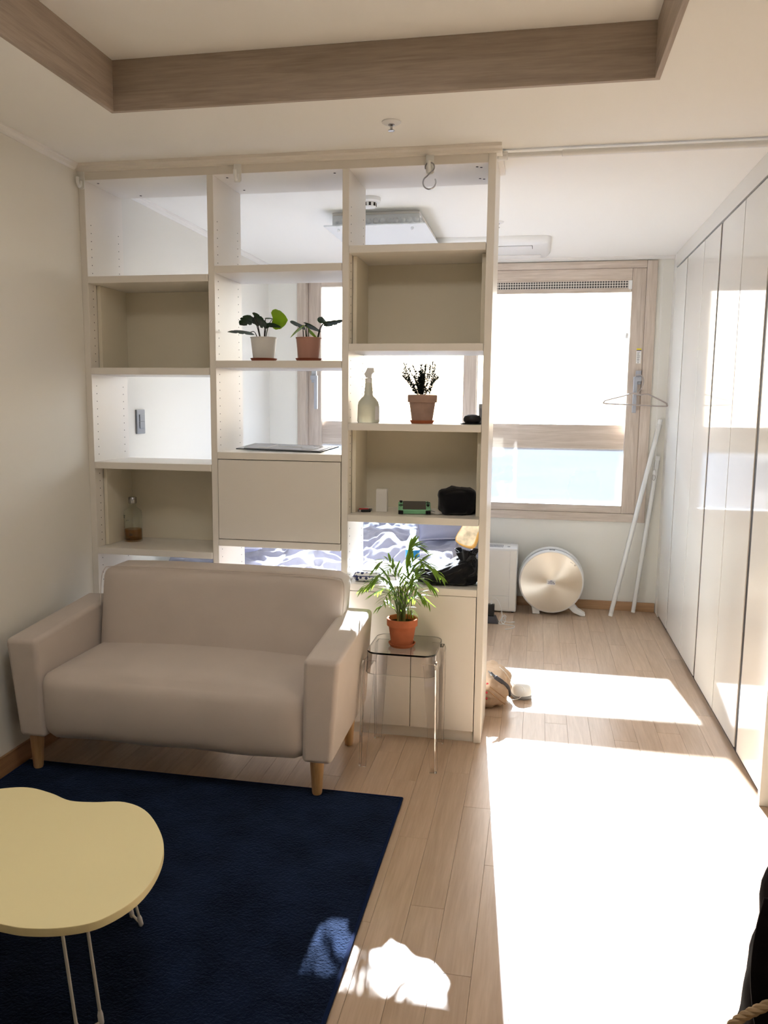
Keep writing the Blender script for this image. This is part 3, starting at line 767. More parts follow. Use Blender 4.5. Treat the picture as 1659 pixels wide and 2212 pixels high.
def leafy(e, base, tip, L, W, az, pitch, roll=0, mt='leaf_dark', cuts=True, bow=.02, droop=.35, r=.0016):
    b_ = Vector(base); t_ = Vector(tip); mid = b_.lerp(t_,.5)+Vector((0,0,bow))
    s = add('stem', MB().tube(catmull([b_,mid,t_],5,False), [r*1.3]*5+[r]*6, 6), Mx['stem_dark' if mt == 'leaf_dark' else 'stem_green'], parent=e)
    add('leaf', orient(heart_leaf(L*1.2,W*1.25,cuts,droop), t_, az, pitch, roll), Mx[mt], parent=e, ang=60, solid=.0006, weld=True)
R_ = math.radians
# monstera in the white pot
z = 1.522
e, zt = pot('potted_plant', (.752,3.2,z), .053, .043, .092, 'pot_white', 'terracotta_dark', 'young monstera in a white pot on the middle bay shelf', 'plant', style='plain', sau_r=.055, grp='monstera pots on the middle shelf')
x, y = .752, 3.2
leafy(e, (x-.012,y,zt-.02), (x-.045,y-.005,zt+.082), .055,.030, R_(75), R_(-12), R_(18))
leafy(e, (x-.010,y,zt-.02), (x-.036,y-.01,zt+.084), .062,.036, R_(-80), R_(-22), R_(-28))
leafy(e, (x-.020,y,zt-.02), (x-.055,y,zt+.022), .085,.026, R_(85), R_(12), R_(10), droop=.25)
leafy(e, (x+.004,y,zt-.02), (x+.040,y,zt+.076), .052,.034, R_(-82), R_(-5), R_(-62), mt='leaf_lime', cuts=False, droop=.05)
leafy(e, (x+.002,y,zt-.02), (x+.022,y-.01,zt+.052), .045,.016, R_(-75), R_(5), R_(-20), droop=.4, cuts=False)
leafy(e, (x-.002,y+.01,zt-.02), (x+.006,y+.012,zt+.080), .030,.016, R_(-60), R_(10), R_(10), mt='leaf_dark', cuts=False)
# second one in the rose pot
e, zt = pot('potted_plant', (.943,3.2,z), .051, .042, .090, 'pot_rose', 'terracotta_dark', 'young monstera in a dusty-rose pot on the middle bay shelf', 'plant', style='plain', sau_r=.054, grp='monstera pots on the middle shelf')
x, y = .943, 3.2
leafy(e, (x-.02,y,zt-.02), (x-.026,y-.004,zt+.050), .050,.028, R_(60), R_(25), R_(25))
leafy(e, (x-.008,y,zt-.02), (x-.016,y-.02,zt+.048), .060,.026, R_(120), R_(-28), R_(10), mt='leaf_lime', cuts=False)
leafy(e, (x-.006,y,zt-.02), (x-.012,y,zt+.055), .058,.022, R_(-85), R_(-12), R_(-18), cuts=False)
leafy(e, (x,y,zt-.02), (x+.002,y-.012,zt+.035), .052,.026, R_(-110), R_(-25), R_(-30), mt='leaf_lime', cuts=False)
leafy(e, (x+.032,y,zt-.02), (x+.062,y,zt+.056), .038,.020, R_(20), R_(45), R_(30), cuts=False, droop=.1)
leafy(e, (x+.036,y,zt-.02), (x+.066,y,zt+.056), .069,.018, R_(-88), R_(8), R_(-20), droop=-.05)
# herb in a terracotta pot
z = 1.279
e, zt = pot('potted_plant', (1.411,3.21,z), .059, .041, .108, 'terracotta_pale', 'terracotta', 'bushy grey-green herb in a terracotta pot beside the spray bottle', 'plant', sau_r=.050)
rh = random.Random(11); mbS = MB(); mbL = MB()
for k in range(26):
    a = rh.uniform(0,2*PI); rr = rh.uniform(.0,.03); hgt = rh.uniform(.06,.125)*(1 if k % 4 else .6)
    b_ = Vector((1.411+rr*math.cos(a),3.21+rr*math.sin(a),zt-.02)); spd = rh.uniform(.01,.05) if k % 5 else .07
    t_ = b_+Vector((spd*math.cos(a),spd*math.sin(a),hgt+.02)); P = catmull([b_, b_.lerp(t_,.5)+Vector((rh.uniform(-.006,.006),0,.008)), t_],8,False)
    mbS.tube(P, .0011, 5)
    for i, p in enumerate(P[4:]):
        for q in range(7):
            aa = rh.uniform(0,2*PI); mbL.v and None
            lm = leaf_mesh('l', rh.uniform(.014,.024), .0032, None, fold=.2, droop=.3, n=2)
            orient(lm, p, aa, rh.uniform(.1,1.0)); mbL.add(lm.v, lm.f, True)
add('stems', mbS, Mx['stem_dark'], parent=e, kind='stuff'); add('foliage', mbL, Mx['leaf_herb'], parent=e, kind='stuff')
# palm on the stool
e, zt = pot('potted_palm', (1.387,2.935,SZ), .059, .041, .104, 'terracotta', 'terracotta', 'feathery parlour palm in an orange terracotta pot on the clear stool', 'plant', sau_r=.052)
pc = Vector((1.387,2.935,zt-.02)); rl = random.Random(5)
leafM = {}
def frond(az, reach, top, nl, ll, arch=.5, wid=.0052):
    b_ = pc+Vector((rl.uniform(-.018,.018), rl.uniform(-.018,.018), 0))
    d = Vector((math.cos(az), math.sin(az), 0))
    P = catmull([b_, b_+d*reach*.12+Vector((0,0,top*.55)), b_+d*reach*.5+Vector((0,0,top*(.92+.1*arch))), b_+d*reach+Vector((0,0,top*(1-.25*arch)))], 8, False)
    f = add('frond', MB().tube(P, [.0017*(1-.7*i/(len(P)-1)) for i in range(len(P))], 5), Mx['stem_green'], parent=e)
    k0 = int(len(P)*.42)
    for q in range(nl):
        t = k0+(len(P)-1-k0)*(q+.3)/nl; i = min(int(t), len(P)-2); p = P[i].lerp(P[i+1], t-i); tg = (P[i+1]-P[i]).normalized()
        fa = 1-.55*abs(q/nl-.35)
        for s in (-1, 1):
            side = tg.cross(Vector((0,0,1)));
            if side.length < .05: side = Vector((-d.y,d.x,0))
            side.normalize()
            dirv = (tg*.75+side*s*.8+Vector((0,0,rl.uniform(-.05,.25)))).normalized()
            L = ll*fa*rl.uniform(.85,1.1); key = 'a'
            if key not in leafM:
                lm = leaf_mesh('leaflet', 1, .085, None, fold=.3, droop=.28, n=5)
                o = add('leaflet', lm, Mx['leaf_palm'], ang=180); leafM[key] = o.data; 
            else:
                o = bpy.data.objects.new('leaflet', leafM[key]); COL.objects.link(o)
            zax = (Vector((0,0,1))-dirv*dirv.z); zax = zax.normalized() if zax.length > .05 else side
            xax = dirv.cross(zax)
            Mm = Matrix.Identity(4)
            for r_ in range(3): Mm[r_][0] = xax[r_]*L; Mm[r_][1] = dirv[r_]*L; Mm[r_][2] = zax[r_]*L
            Mm.translation = p-ORG[e.name]
            o.parent = f; o.matrix_parent_inverse = Matrix.Identity(4); o.matrix_basis = Mm
# main tall frond, then the spray around it
frond(R_(15), .045, .300, 10, .095, .1)
frond(R_(10), .120, .175, 8, .080, .8); frond(R_(195), .155, .165, 8, .080, .8); frond(R_(0), .160, .235, 8, .085, .8); frond(R_(160), .120, .120, 8, .07, .9)
frond(R_(-15), .110, .110, 7, .065, .9); frond(R_(175), .095, .245, 7, .075, .6); frond(R_(30), .080, .250, 7, .075, .5); frond(R_(-60), .10, .20, 7, .07, .9)
frond(R_(170), .150, .150, 8, .070, .9); frond(R_(20), .150, .215, 7, .080, .7); frond(R_(200), .110, .190, 7, .07, .8)
frond(R_(-40), .075, .180, 7, .07, .8); frond(R_(150), .085, .215, 7, .065, .5); frond(R_(-10), .095, .130, 6, .060, .9)
frond(R_(185), .080, .075, 6, .050, .9); frond(R_(-25), .070, .065, 6, .045, .9); frond(R_(80), .070, .170, 6, .065, .6)
frond(R_(-90), .070, .150, 6, .060, .9); frond(R_(240), .090, .125, 6, .06, .9); frond(R_(50), .060, .095, 6, .05, .9)
for k in range(16):
    a = rl.uniform(0,2*PI); rr = rl.uniform(.005,.026); b_ = pc+Vector((rr*math.cos(a),rr*math.sin(a),0))
    add('stem', MB().tube(catmull([b_, b_+Vector((rr*.3*math.cos(a),rr*.3*math.sin(a),.06)), b_+Vector((rr*.9*math.cos(a),rr*.9*math.sin(a),rl.uniform(.10,.16)))],4,False), .0015, 5), Mx['stem_green'], parent=e)

# ------------------------------------------------------------------ things on the shelves
# spray bottle
z = 1.279; sbx, sby = 1.190, 3.215
sb = empty('spray_bottle', (sbx,sby,z), 'cream plastic spray bottle at the left end of the right bay shelf', 'bottle')
add('body', MB().lathe([(0,z+.0005),(.043,z+.0005),(.046,z+.006),(.045,z+.03),(.044,z+.070),(.041,z+.084),(.030,z+.098),(.020,z+.107),(.0175,z+.115),(.0182,z+.126),(.0165,z+.128),(.0170,z+.140),(.0152,z+.142),(.0145,z+.160),(0,z+.160)], (sbx,sby,0), 28, sy=.68), Mx['spray_body'], parent=sb, ang=60)
add('label', MB().grid(lambda u,v: Vector((sbx+.0455*math.cos(R_(-45+60*u)), sby+.0455*.69*math.sin(R_(-45+60*u)), z+.012+.055*v)), 8, 2), Mx['paper'], parent=sb)
add('collar', MB().lathe([(.0125,z+.160),(.0145,z+.161),(.0145,z+.178),(.011,z+.179)], (sbx,sby,0), 20), Mx['white_plastic'], parent=sb)
tg_ = add('trigger_head', MB().extr([(sbx-.017,sby-.011,z+.195),(sbx-.010,sby-.011,z+.180),(sbx+.012,sby-.011,z+.179),(sbx+.013,sby-.011,z+.196),(sbx+.023,sby-.011,z+.204),(sbx+.022,sby-.011,z+.220),(sbx-.004,sby-.011,z+.221),(sbx-.008,sby-.011,z+.212)], (0,.022,0)), Mx['white_plastic'], parent=sb, bevel=.002)
add('trigger', MB().extr([(sbx-.018,sby-.006,z+.196),(sbx-.010,sby-.006,z+.208),(sbx-.006,sby-.006,z+.208),(sbx-.014,sby-.006,z+.192)], (0,.012,0)), Mx['white_plastic'], parent=tg_)
# dark speaker pebble and the small grey case behind it
sp_ = empty('speaker_pebble', (1.612,3.20,1.279), 'black rounded pebble gadget at the right end of the right bay shelf', 'gadget')
add('shell', MB().lathe([(0,1.283),(.026,1.284),(.034,1.292),(.035,1.302),(.030,1.312),(.018,1.317),(0,1.318)], (1.612,3.20,0), 28, sy=.8), Mx['black_plastic'], parent=sp_)
add('base', MB().lathe([(0,1.2795),(.040,1.2795),(.041,1.282),(.034,1.285),(0,1.285)], (1.606,3.20,0), 28, sy=.8), Mx['black_plastic'], parent=sp_)
gc = empty('grey_case', (1.644,3.27,1.279), 'small grey upright case behind the black pebble gadget', 'case')
add('case_body', B(1.634,1.652,3.245,3.305,1.2795,1.352), Mx['metal_grey'], parent=gc, bevel=.003); add('case_lid', B(1.633,1.6525,3.244,3.306,1.340,1.360), Mx['metal_grey'], parent=gc, bevel=.003)
# lower right cubby
z = .914
def lighter(c, ang_, mt, lab):
    e_ = empty('lighter', c, lab, 'lighter', 'lighters in the lower right cubby')
    M = Matrix.Translation(c) @ Matrix.Rotation(ang_,4,'Z')
    add('barrel', MB().prism(rrect(-.022,.018,-.006,.006,.005,4), 0, .011).xf(M), Mx[mt], parent=e_, bevel=.002)
    add('metal_cap', MB().prism(rrect(.0182,.032,-.0055,.0055,.003,3), .0005, .0105).xf(M), Mx['steel'], parent=e_, bevel=.001)
lighter((1.184,3.200,z+.0005), R_(200), 'black_plastic', 'black lighter lying in the lower right cubby')
lighter((1.172,3.232,z+.0005), R_(14), 'red_plastic', 'red lighter lying behind the black one in the lower right cubby')
wb = empty('paper_box', (1.246,3.235,z), 'slim upright white paper box in the lower right cubby', 'box')
add('box_body', B(1.223,1.269,3.222,3.250,z+.0005,z+.092), Mx['paper'], parent=wb, bevel=.001, seg=1); add('lid_flap', B(1.2235,1.2685,3.2225,3.2495,z+.0922,z+.0935), Mx['paper'], parent=wb)
M = Matrix.Translation((1.383,3.225,z+.0145)) @ Matrix.Rotation(R_(9),4,'Z') @ Matrix.Rotation(R_(14),4,'X')
gcn = empty('game_console', (1.383,3.225,z), 'mint green handheld game console lying in the lower right cubby', 'console')
add('shell', MB().prism(rrect(-.066,.066,-.052,.052,.016,6), 0, .018).xf(M), Mx['mint'], parent=gcn, bevel=.004, seg=3)
scn = add('screen', MB().prism(rrect(-.047,.047,-.046,.046,.004,3), .0181, .0192).xf(M), Mx['screen_dark'], parent=gcn)
for bx_, by_, r_ in ((-.055,.030,.0065),(.055,-.010,.0065)): add('thumb_stick', MB().lathe([(.003,.018),(.003,.022),(r_,.023),(r_,.026),(0,.027)], (bx_,by_,0), 12).xf(M), Mx['black_plastic'], parent=gcn)
for bx_, by_ in ((.055,.036),(.055,.022),(.049,.029),(.061,.029),(-.055,.006),(-.055,-.008),(-.049,-.001),(-.061,-.001)): add('button', MB().lathe([(.003,.018),(.003,.0205),(0,.0206)], (bx_,by_,0), 8).xf(M), Mx['black_plastic'], parent=gcn)
for s in (-1,1): add('shoulder_button', MB().prism(rrect(-.010,.010,-.006,.006,.003,3), .002, .016).xf(M @ Matrix.Translation((s*.055,-.054,0))), Mx['black_plastic'], parent=gcn, bevel=.002)
cd = empty('card', (1.462,3.215,z), 'small white folded card lying against the green console', 'card')
M2 = Matrix.Translation((1.462,3.212,z+.010)) @ Matrix.Rotation(R_(-30),4,'Z') @ Matrix.Rotation(R_(9),4,'Y')
add('leaflet_sheet', B(-.036,.036,-.022,.022,0,.0008).xf(M2), Mx['paper'], parent=cd); add('print', B(-.012,.010,-.004,.004,.0008,.0011).xf(M2), Mx['ink_grey'], parent=cd)
def blob(c, rx, ry, rz, fn=None, nu=40, nv=22, amp=.12, fr=3.0, seed=0, flat=.15, sup=.75):
    """crumpled cloth lump resting on z=c.z"""
    c = Vector(c)
    def f(u, v):
        th = 2*PI*u; ph = PI*(v-.5)
        cs = lambda t: math.copysign(abs(t)**sup, t)
        d = Vector((cs(math.cos(ph))*cs(math.cos(th)), cs(math.cos(ph))*cs(math.sin(th)), cs(math.sin(ph))))
        nn = noise.noise(d*fr+Vector((seed,seed*2,0)))+.5*noise.noise(d*fr*2.3+Vector((seed,0,5)))+.3*abs(noise.noise(d*fr*4.5+Vector((0,seed,9))))
        s = 1+amp*nn
        p = Vector((d.x*rx*s, d.y*ry*s, d.z*rz*s+rz*.9))
        if p.z < .0006: p.z = .0006
        p = c+p
        return fn(p) if fn else p
    return MB().grid(f, nu, nv, True)
bp_ = empty('cloth_pouch', (1.56,3.24,z), 'black soft cloth pouch slumped in the lower right cubby', 'pouch')
clampx = lambda p: Vector((min(p.x,1.634), max(3.16,min(p.y,3.386)), p.z))
add('pouch_body', blob((1.556,3.265,z), .076,.085,.056, fn=clampx, amp=.14, fr=1.8, seed=3, sup=.6), Mx['black_cloth'], parent=bp_, ang=80)
add('seam', MB().tube(catmull([(1.488,3.21,z+.03),(1.50,3.195,z+.075),(1.53,3.19,z+.098),(1.575,3.19,z+.105),(1.62,3.195,z+.092)],5,False), .002, 6), Mx['black_cloth'], parent=bp_)
# left cubby bottle
z = .733; bx_, by_ = .100, 3.290
bt = empty('liquor_bottle', (bx_,by_,z), 'clear glass bottle with a little amber liquor and silver cap in the left cubby', 'bottle')
add('glass', MB().lathe([(0,z+.0005),(.037,z+.0005),(.040,z+.004),(.040,z+.128),(.036,z+.140),(.018,z+.152),(.0155,z+.156),(.0155,z+.172),(.0135,z+.172),(.0135,z+.156),(.034,z+.138),(.0375,z+.127),(.0375,z+.008),(0,z+.007)], (bx_,by_,0), 36), Mx['bottle_glass'], parent=bt, ang=40)
add('liquor', MB().lathe([(0,z+.0075),(.0370,z+.0085),(.0370,z+.056),(0,z+.056)], (bx_,by_,0), 36), Mx['amber'], parent=bt, ang=40)
add('cap', MB().lathe([(.0165,z+.171),(.018,z+.172),(.018,z+.197),(.0165,z+.199),(0,z+.199)], (bx_,by_,0), 28), Mx['steel'], parent=bt, ang=40)
mat('etch', (60,66,62), .5)
mb = MB()
for zz, w0, w1 in ((.118,200,232),(.113,205,228),(.108,202,226),(.098,240,262),(.084,200,208),(.080,200,206),(.070,200,212),(.064,202,216),(.048,196,214),(.042,198,210),(.030,262,282),(.036,262,282)):
    a0, a1 = R_(w0+10), R_(w1+10)
    mb.grid(lambda u,v: Vector((bx_+.0402*math.cos(a0+(a1-a0)*u), by_+.0402*math.sin(a0+(a1-a0)*u), z+zz+.0025*v)), 6, 2)
add('etched_print', mb, Mx['etch'], parent=bt, kind='stuff')
# flat black folder on the middle shelf
z = 1.153
fd = empty('flat_folder', (.82,3.30,z), 'thin black folder with white line drawing on the shelf above the flap door', 'folder')
FT = Matrix.Translation((.8,3.19,z)) @ Matrix.Rotation(R_(6),4,'X') @ Matrix.Translation((-.8,-3.19,-z))
add('cover', MB().prism([(.612,3.235),(.995,3.192),(1.035,3.345),(.645,3.385)], z+.0005, z+.0055).xf(FT), Mx['screen_dark'], parent=fd, bevel=.001, seg=1)
add('sheet', MB().prism([(.645,3.245),(.985,3.202),(1.012,3.328),(.672,3.368)], z+.0056, z+.0068).xf(FT), Mx['metal_grey'], parent=fd)
mb = MB()
for P in ([(.70,3.26),(.745,3.255),(.765,3.34)], [(.90,3.24),(.955,3.232),(.972,3.31),(.93,3.318)], [(.78,3.30),(.89,3.285)]):
    mb.tube([(a,b_,z+.0070) for a,b_ in P], .0016, 6)
add('white_lines', mb.xf(FT), Mx['paper'], parent=fd, kind='stuff')
# cabinet top: wipes packs, water bottle, black drawstring bag
z = .632
def wipes(c, sx_, sy_, h, rot, mt, lab):
    e_ = empty('wipes_pack', c, lab, 'wipes pack', 'wipes packs on the cabinet top')
    M = Matrix.Translation(c) @ Matrix.Rotation(rot,4,'Z')
    add('pack', puff(-sx_,sx_,-sy_,sy_,.0005,h, rad=h*.42).xf(M), Mx[mt], parent=e_, ang=80)
    add('flap_lid', MB().prism(rrect(-sx_*.45,sx_*.45,-sy_*.45,sy_*.45,.012,4), h-.001, h+.005).xf(M), Mx['white_plastic'], parent=e_, bevel=.002)
    if mt == 'print_wipes': add('dark_band', puff(-sx_*1.008,sx_*1.008,-sy_*1.008,sy_*1.008,h*.50,h*.66, rad=h*.07).xf(M), Mx['ink_blue'], parent=e_, ang=80)
    for s in (-1,1): add('crimped_end', B(s*sx_-.006,s*sx_+.006,-sy_*.8,sy_*.8,h*.45,h*.5).xf(M), Mx[mt], parent=e_)
wipes((1.200,3.185,z), .055,.042,.042, R_(4), 'print_wipes', 'wipes pack with dark blue print at the front of the cabinet top')
wipes((1.235,3.325,z), .080,.045,.050, R_(-4), 'white_plastic', 'plain white wipes pack behind the blue-printed pack')
wb = empty('water_bottle', (1.362,3.335,z), 'clear plastic water bottle with blue label standing behind the palm', 'bottle')
pc_ = (1.362,3.335,0)
add('body', MB().lathe([(0,z+.0005),(.026,z+.0005),(.030,z+.006),(.030,z+.06),(.028,z+.065),(.030,z+.07),(.030,z+.125),(.026,z+.150),(.013,z+.172),(.012,z+.180),(0,z+.180)], pc_, 28), Mx['pet'], parent=wb, ang=60)
add('label', MB().lathe([(.0306,z+.080),(.0306,z+.112)], pc_, 28), Mx['pet_blue'], parent=wb); 
add('cap', MB().lathe([(.0145,z+.180),(.0145,z+.196),(.013,z+.1975),(0,z+.1975)], pc_, 20), Mx['pet'], parent=wb)
db = empty('drawstring_bag', (1.53,3.24,z), 'black cotton drawstring bag slumped on the cabinet top', 'bag')
def dbf(p):
    t = smooth01((p.x-1.46)/.18); p = Vector((p.x,p.y,.632+(p.z-.632)*(.55+.62*t))); p.x = min(p.x,1.652); p.y = max(3.125,min(3.40,p.y)); return p
add('bag_body', blob((1.522,3.245,z), .128,.100,.056, fn=dbf, amp=.20, fr=2.6, seed=8, sup=.65, nu=70, nv=40), Mx['black_cotton'], parent=db, ang=80)
add('gathered_neck', MB().grid(lambda u,v: Vector((1.604+(.020+.026*v+.010*v*math.sin(14*PI*u))*math.cos(2*PI*u)*.9, 3.20+(.022+.024*v+.010*v*math.sin(14*PI*u+1))*math.sin(2*PI*u)*.9, min(z+.088+.052*v+.008*math.sin(6*PI*u)*v, .86))) if True else None, 56, 6, True), Mx['black_cotton'], parent=db, ang=80, solid=.003)
for s in (0,1): add('drawstring', MB().tube(catmull([(1.605,3.175,z+.100),(1.628,3.150-.01*s,z+.118+.012*s),(1.648,3.14,z+.112),(1.645,3.13,z+.07-.01*s),(1.62,3.125,z+.05)],6,False), .0032, 7), Mx['black_cotton'], parent=db)

# ------------------------------------------------------------------ bed
bd = empty('bed', (.77,4.42,0), 'white bed with rumpled pale grey duvet behind the shelving', 'bed')
add('frame', B(.03,1.50,3.50,5.40,.03,.27), Mx['shelf_white'], parent=bd, bevel=.004)
add('mattress', puff(.035,1.495,3.505,5.395,.27,.50, rad=.05), Mx['mattress'], parent=bd, ang=80)
for xx in (.08,1.45):
    for yy in (3.55,5.35): add('bed_foot', MB().lathe([(.025,0.0005),(.025,.031)], (xx,yy,0), 14), Mx['shelf_white'], parent=bd)
dv = empty('duvet', (.77,4.3,.50), 'crumpled pale lavender-grey duvet spread over the bed', 'duvet')
def duv(u, v):
    x = .06+1.46*u; y = 3.49+1.75*v
    q = Vector((x*3.2, y*2.6, 0))
    h = .055*noise.noise(q)+.035*abs(noise.noise(q*2.2+Vector((3,1,0))))*1.5-.02*abs(noise.noise(Vector((x*4+y*2.5, y*5.5-x*2, 2))))*2.2+.012*noise.noise(q*7)
    # quilting dimples
    h -= .020*math.exp(-((math.sin(x*9.5)**2+math.sin(y*9.5)**2)*6))
    edge = min(u, 1-u, v*1.2, (1-v)*1.2)
    z = .552+h*1.15+.06*smooth01((y-3.9)/1.2)+.015
    z = max(z, .512)
    fall = 1-smooth01(edge/.05)
    if u > .95: z -= .24*smooth01((u-.95)/.05)
    if v < .03: z -= .13*smooth01((.03-v)/.03)
    return Vector((x+.012*noise.noise(q*3), y+.012*noise.noise(q*3+Vector((9,0,0))), z))
add('quilt', MB().grid(duv, 150, 170), Mx['duvet'], parent=dv, ang=180, solid=.004)
def pillow(name, c, sx_, sy_, th, rot, mt, lab, cat, grp=None, par=None, m2=None):
    e_ = empty(name, c, lab, cat, grp)
    def f(u, v):
        a = 2*u-1; b_ = 2*v-1
        return a, b_
    mb = MB()
    def face(s):
        def g(u, v):
            a, b_ = 2*u-1, 2*v-1
            k = (1-a**4)*(1-b_**4); hh = th*math.sqrt(max(0,k))*(1+.12*noise.noise(Vector((a*2.5,b_*2.5,s*4+c[0]*9))))
            pin_ = 1-.06*(1-abs(a)**3)*abs(b_) ; pin2 = 1-.06*(1-abs(b_)**3)*abs(a)
            return Vector((a*sx_*pin2, b_*sy_*pin_, s*hh))
        return g
    M = Matrix.Translation(c) @ rot
    add('cover', MB().grid(face(1),26,22).add(*(lambda q: (q.v, q.f, True))(MB().grid(face(-1),26,22))).xf(M), Mx[mt], parent=e_, ang=100, weld=True)
    rim = [M @ Vector((a*sx_*(1-.06*(1-abs(b_)**3)*abs(a)), b_*sy_*(1-.06*(1-abs(a)**3)*abs(b_)), 0)) for a, b_ in [(t,-1) for t in [i/6-1 for i in range(12)]]+[(1,t) for t in [i/6-1 for i in range(12)]]+[(-t,1) for t in [i/6-1 for i in range(12)]]+[(-1,-t) for t in [i/6-1 for i in range(12)]]]
    add('piping', MB().tube(rim, .004, 6, closed=True), Mx[m2 or 'duvet'], parent=e_)
    return e_
rot1 = Matrix.Rotation(R_(20),4,'Z') @ Matrix.Rotation(R_(38),4,'X')
pillow('pillow', (1.385,4.50,.700), .19,.14,.05, rot1, 'pillow_grey', 'lavender-grey pillow with pale piping propped at the right of the bed', 'pillow')
rot2 = Matrix.Rotation(R_(-35),4,'Z') @ Matrix.Rotation(R_(60),4,'X')
pillow('pillow', (.36,3.72,.69), .17,.12,.05, Matrix.Rotation(R_(25),4,'Z') @ Matrix.Rotation(R_(20),4,'X'), 'pillow_grey', 'grey pillow at the wall corner of the bed just behind the sofa', 'pillow')
# toast cushion
tc_ = empty('toast_cushion', (1.52,4.34,.60), 'toast-shaped cushion with brown crust edge at the right edge of the bed', 'cushion')
tp_ = [(-.085,-.10),(.085,-.10),(.085,.045),(.105,.075),(.095,.105),(.05,.12),(-.05,.12),(-.095,.105),(-.105,.075),(-.085,.045)]
Mt = Matrix.Translation((1.520,4.34,.655)) @ Matrix.Rotation(R_(-14),4,'Z') @ Matrix.Rotation(R_(66),4,'X') @ Matrix.Rotation(R_(-16),4,'Z') @ Matrix.Scale(.62,4)
tp2 = [(p.x,p.y) for p in catmull([(a,b_,0) for a,b_ in tp_],4)]
add('crust', MB().prism(tp2, -.028, .028).xf(Mt), Mx['toast_crust'], parent=tc_, bevel=.008, seg=3)
add('printed_face', MB().prism([(a*.9,b_*.9) for a,b_ in tp2], .0282, .031).xf(Mt), Mx['toast'], parent=tc_)

# ------------------------------------------------------------------ things by the far wall
# round air purifier
C = Vector((1.988,5.215,.2245)); RR = .2075
ap = empty('round_air_purifier', (1.985,5.2,0), 'round champagne-coloured disc air purifier on the floor under the window', 'air purifier')
add('rear_drum', MB().lathe([(0,.150),(RR*.97,.150),(RR*1.02,.135),(RR*1.03,.10),(RR*1.0,.085)], C, 64, axis='y'), Mx['white_plastic'], parent=ap)
add('vent_ring', MB().lathe([(RR*.97,.0848),(RR*.985,.080),(RR*.985,.045),(RR*.97,.044)], C, 64, axis='y'), Mx['vent_grey'], parent=ap)
add('front_drum', MB().lathe([(RR*.98,.0438),(RR*1.0,.040),(RR*1.0,.012),(RR*.985,.004),(RR*.955,.0),(0,.0)], C, 64, axis='y'), Mx['white_plastic'], parent=ap)
fdk = add('front_disc', MB().lathe([(RR*.95,-.0002),(RR*.945,-.004),(0,-.0045)], Vector((0,0,0)), 64, axis='y'), Mx['brushed_disc'], ang=40)
fdk.parent = ap; fdk.location = C-ORG[ap.name]; ORG[fdk.name] = C
lb = add('paper_label', B(C.x-.028,C.x+.028,C.y-.0062,C.y-.0050,C.z-.018,C.z+.016), Mx['paper'], parent=ap)
mb = MB()
for zz, w_ in ((.009,.006),(.001,.018),(-.009,.021)):
    k = -w_
    while k < w_-.001:
        mb.box(C.x+k, C.x+k+rp.uniform(.002,.0035), C.y-.0066, C.y-.0062, C.z+zz-.0026, C.z+zz+.0026); k += .0045
add('label_print', mb, Mx['ink_blue'], parent=lb, kind='stuff')
def ring_mark(cx, cz, r, w_):
    return MB().tube([(cx+r*math.cos(a), C.y-.0049, cz+r*math.sin(a)) for a in [2*PI*k/14 for k in range(14)]], w_, 5, closed=True)
add('logo', ring_mark(C.x+.146, C.z+.118, .0045, .0012), Mx['groove_dark'], parent=ap)
mb = MB()
for k in range(5): mb.box(C.x+.118+k*.0035-.001, C.x+.118+k*.0035+.0012, C.y-.0052, C.y-.0048, C.z+.138-k*.0022-.0014, C.z+.138-k*.0022+.0014)
add('small_print', mb, Mx['groove_dark'], parent=ap, kind='stuff')
add('top_slot', MB().box(C.x-.018,C.x+.018,C.y+.018,C.y+.030,C.z+RR*.995,C.z+RR*1.004), Mx['groove_dark'], parent=ap)
add('stand_leg', MB().extr([(C.x+.112,C.y+.03,C.z-.168),(C.x+.146,C.y+.03,C.z-.140),(C.x+.180,C.y+.03,C.z-.180),(C.x+.226,C.y+.03,C.z-.208),(C.x+.226,C.y+.03,.0005),(C.x+.198,C.y+.03,.0005),(C.x+.150,C.y+.03,C.z-.204)], (0,.06,0)), Mx['white_plastic'], parent=ap, bevel=.005)
add('stand_leg', MB().extr([(C.x-.120,C.y+.03,C.z-.165),(C.x-.070,C.y+.03,C.z-.195),(C.x-.062,C.y+.03,.0005),(C.x-.112,C.y+.03,.0005)], (0,.06,0)), Mx['white_plastic'], parent=ap, bevel=.004)
# box-shaped purifier
bp2 = empty('box_air_purifier', (1.65,5.32,0), 'boxy white air purifier with top vents left of the round one', 'air purifier')
add('casing', B(1.535,1.768,5.230,5.425,.006,.432), Mx['white_plastic'], parent=bp2, bevel=.010, seg=3)
add('front_panel', B(1.540,1.720,5.227,5.231,.115,.415), Mx['white_trim'], parent=bp2, bevel=.001, seg=1)
add('front_panel', B(1.540,1.720,5.227,5.231,.018,.112), Mx['white_trim'], parent=bp2, bevel=.001, seg=1)
add('front_panel', B(1.7215,1.762,5.227,5.231,.018,.415), Mx['white_trim'], parent=bp2, bevel=.001, seg=1)
for k in range(13): add('vent_slat', B(1.552+k*.0095,1.5575+k*.0095,5.25,5.345,.4322,.4335), Mx['vent_grey'], parent=bp2)
add('display', B(1.70,1.717,5.275,5.30,.4322,.4332), Mx['vent_grey'], parent=bp2)
for xx, yy in ((1.56,5.25),(1.745,5.25),(1.56,5.40),(1.745,5.40)): add('foot', MB().lathe([(.009,.0003),(.009,.0065)], (xx,yy,0), 10), Mx['black_plastic'], parent=bp2)
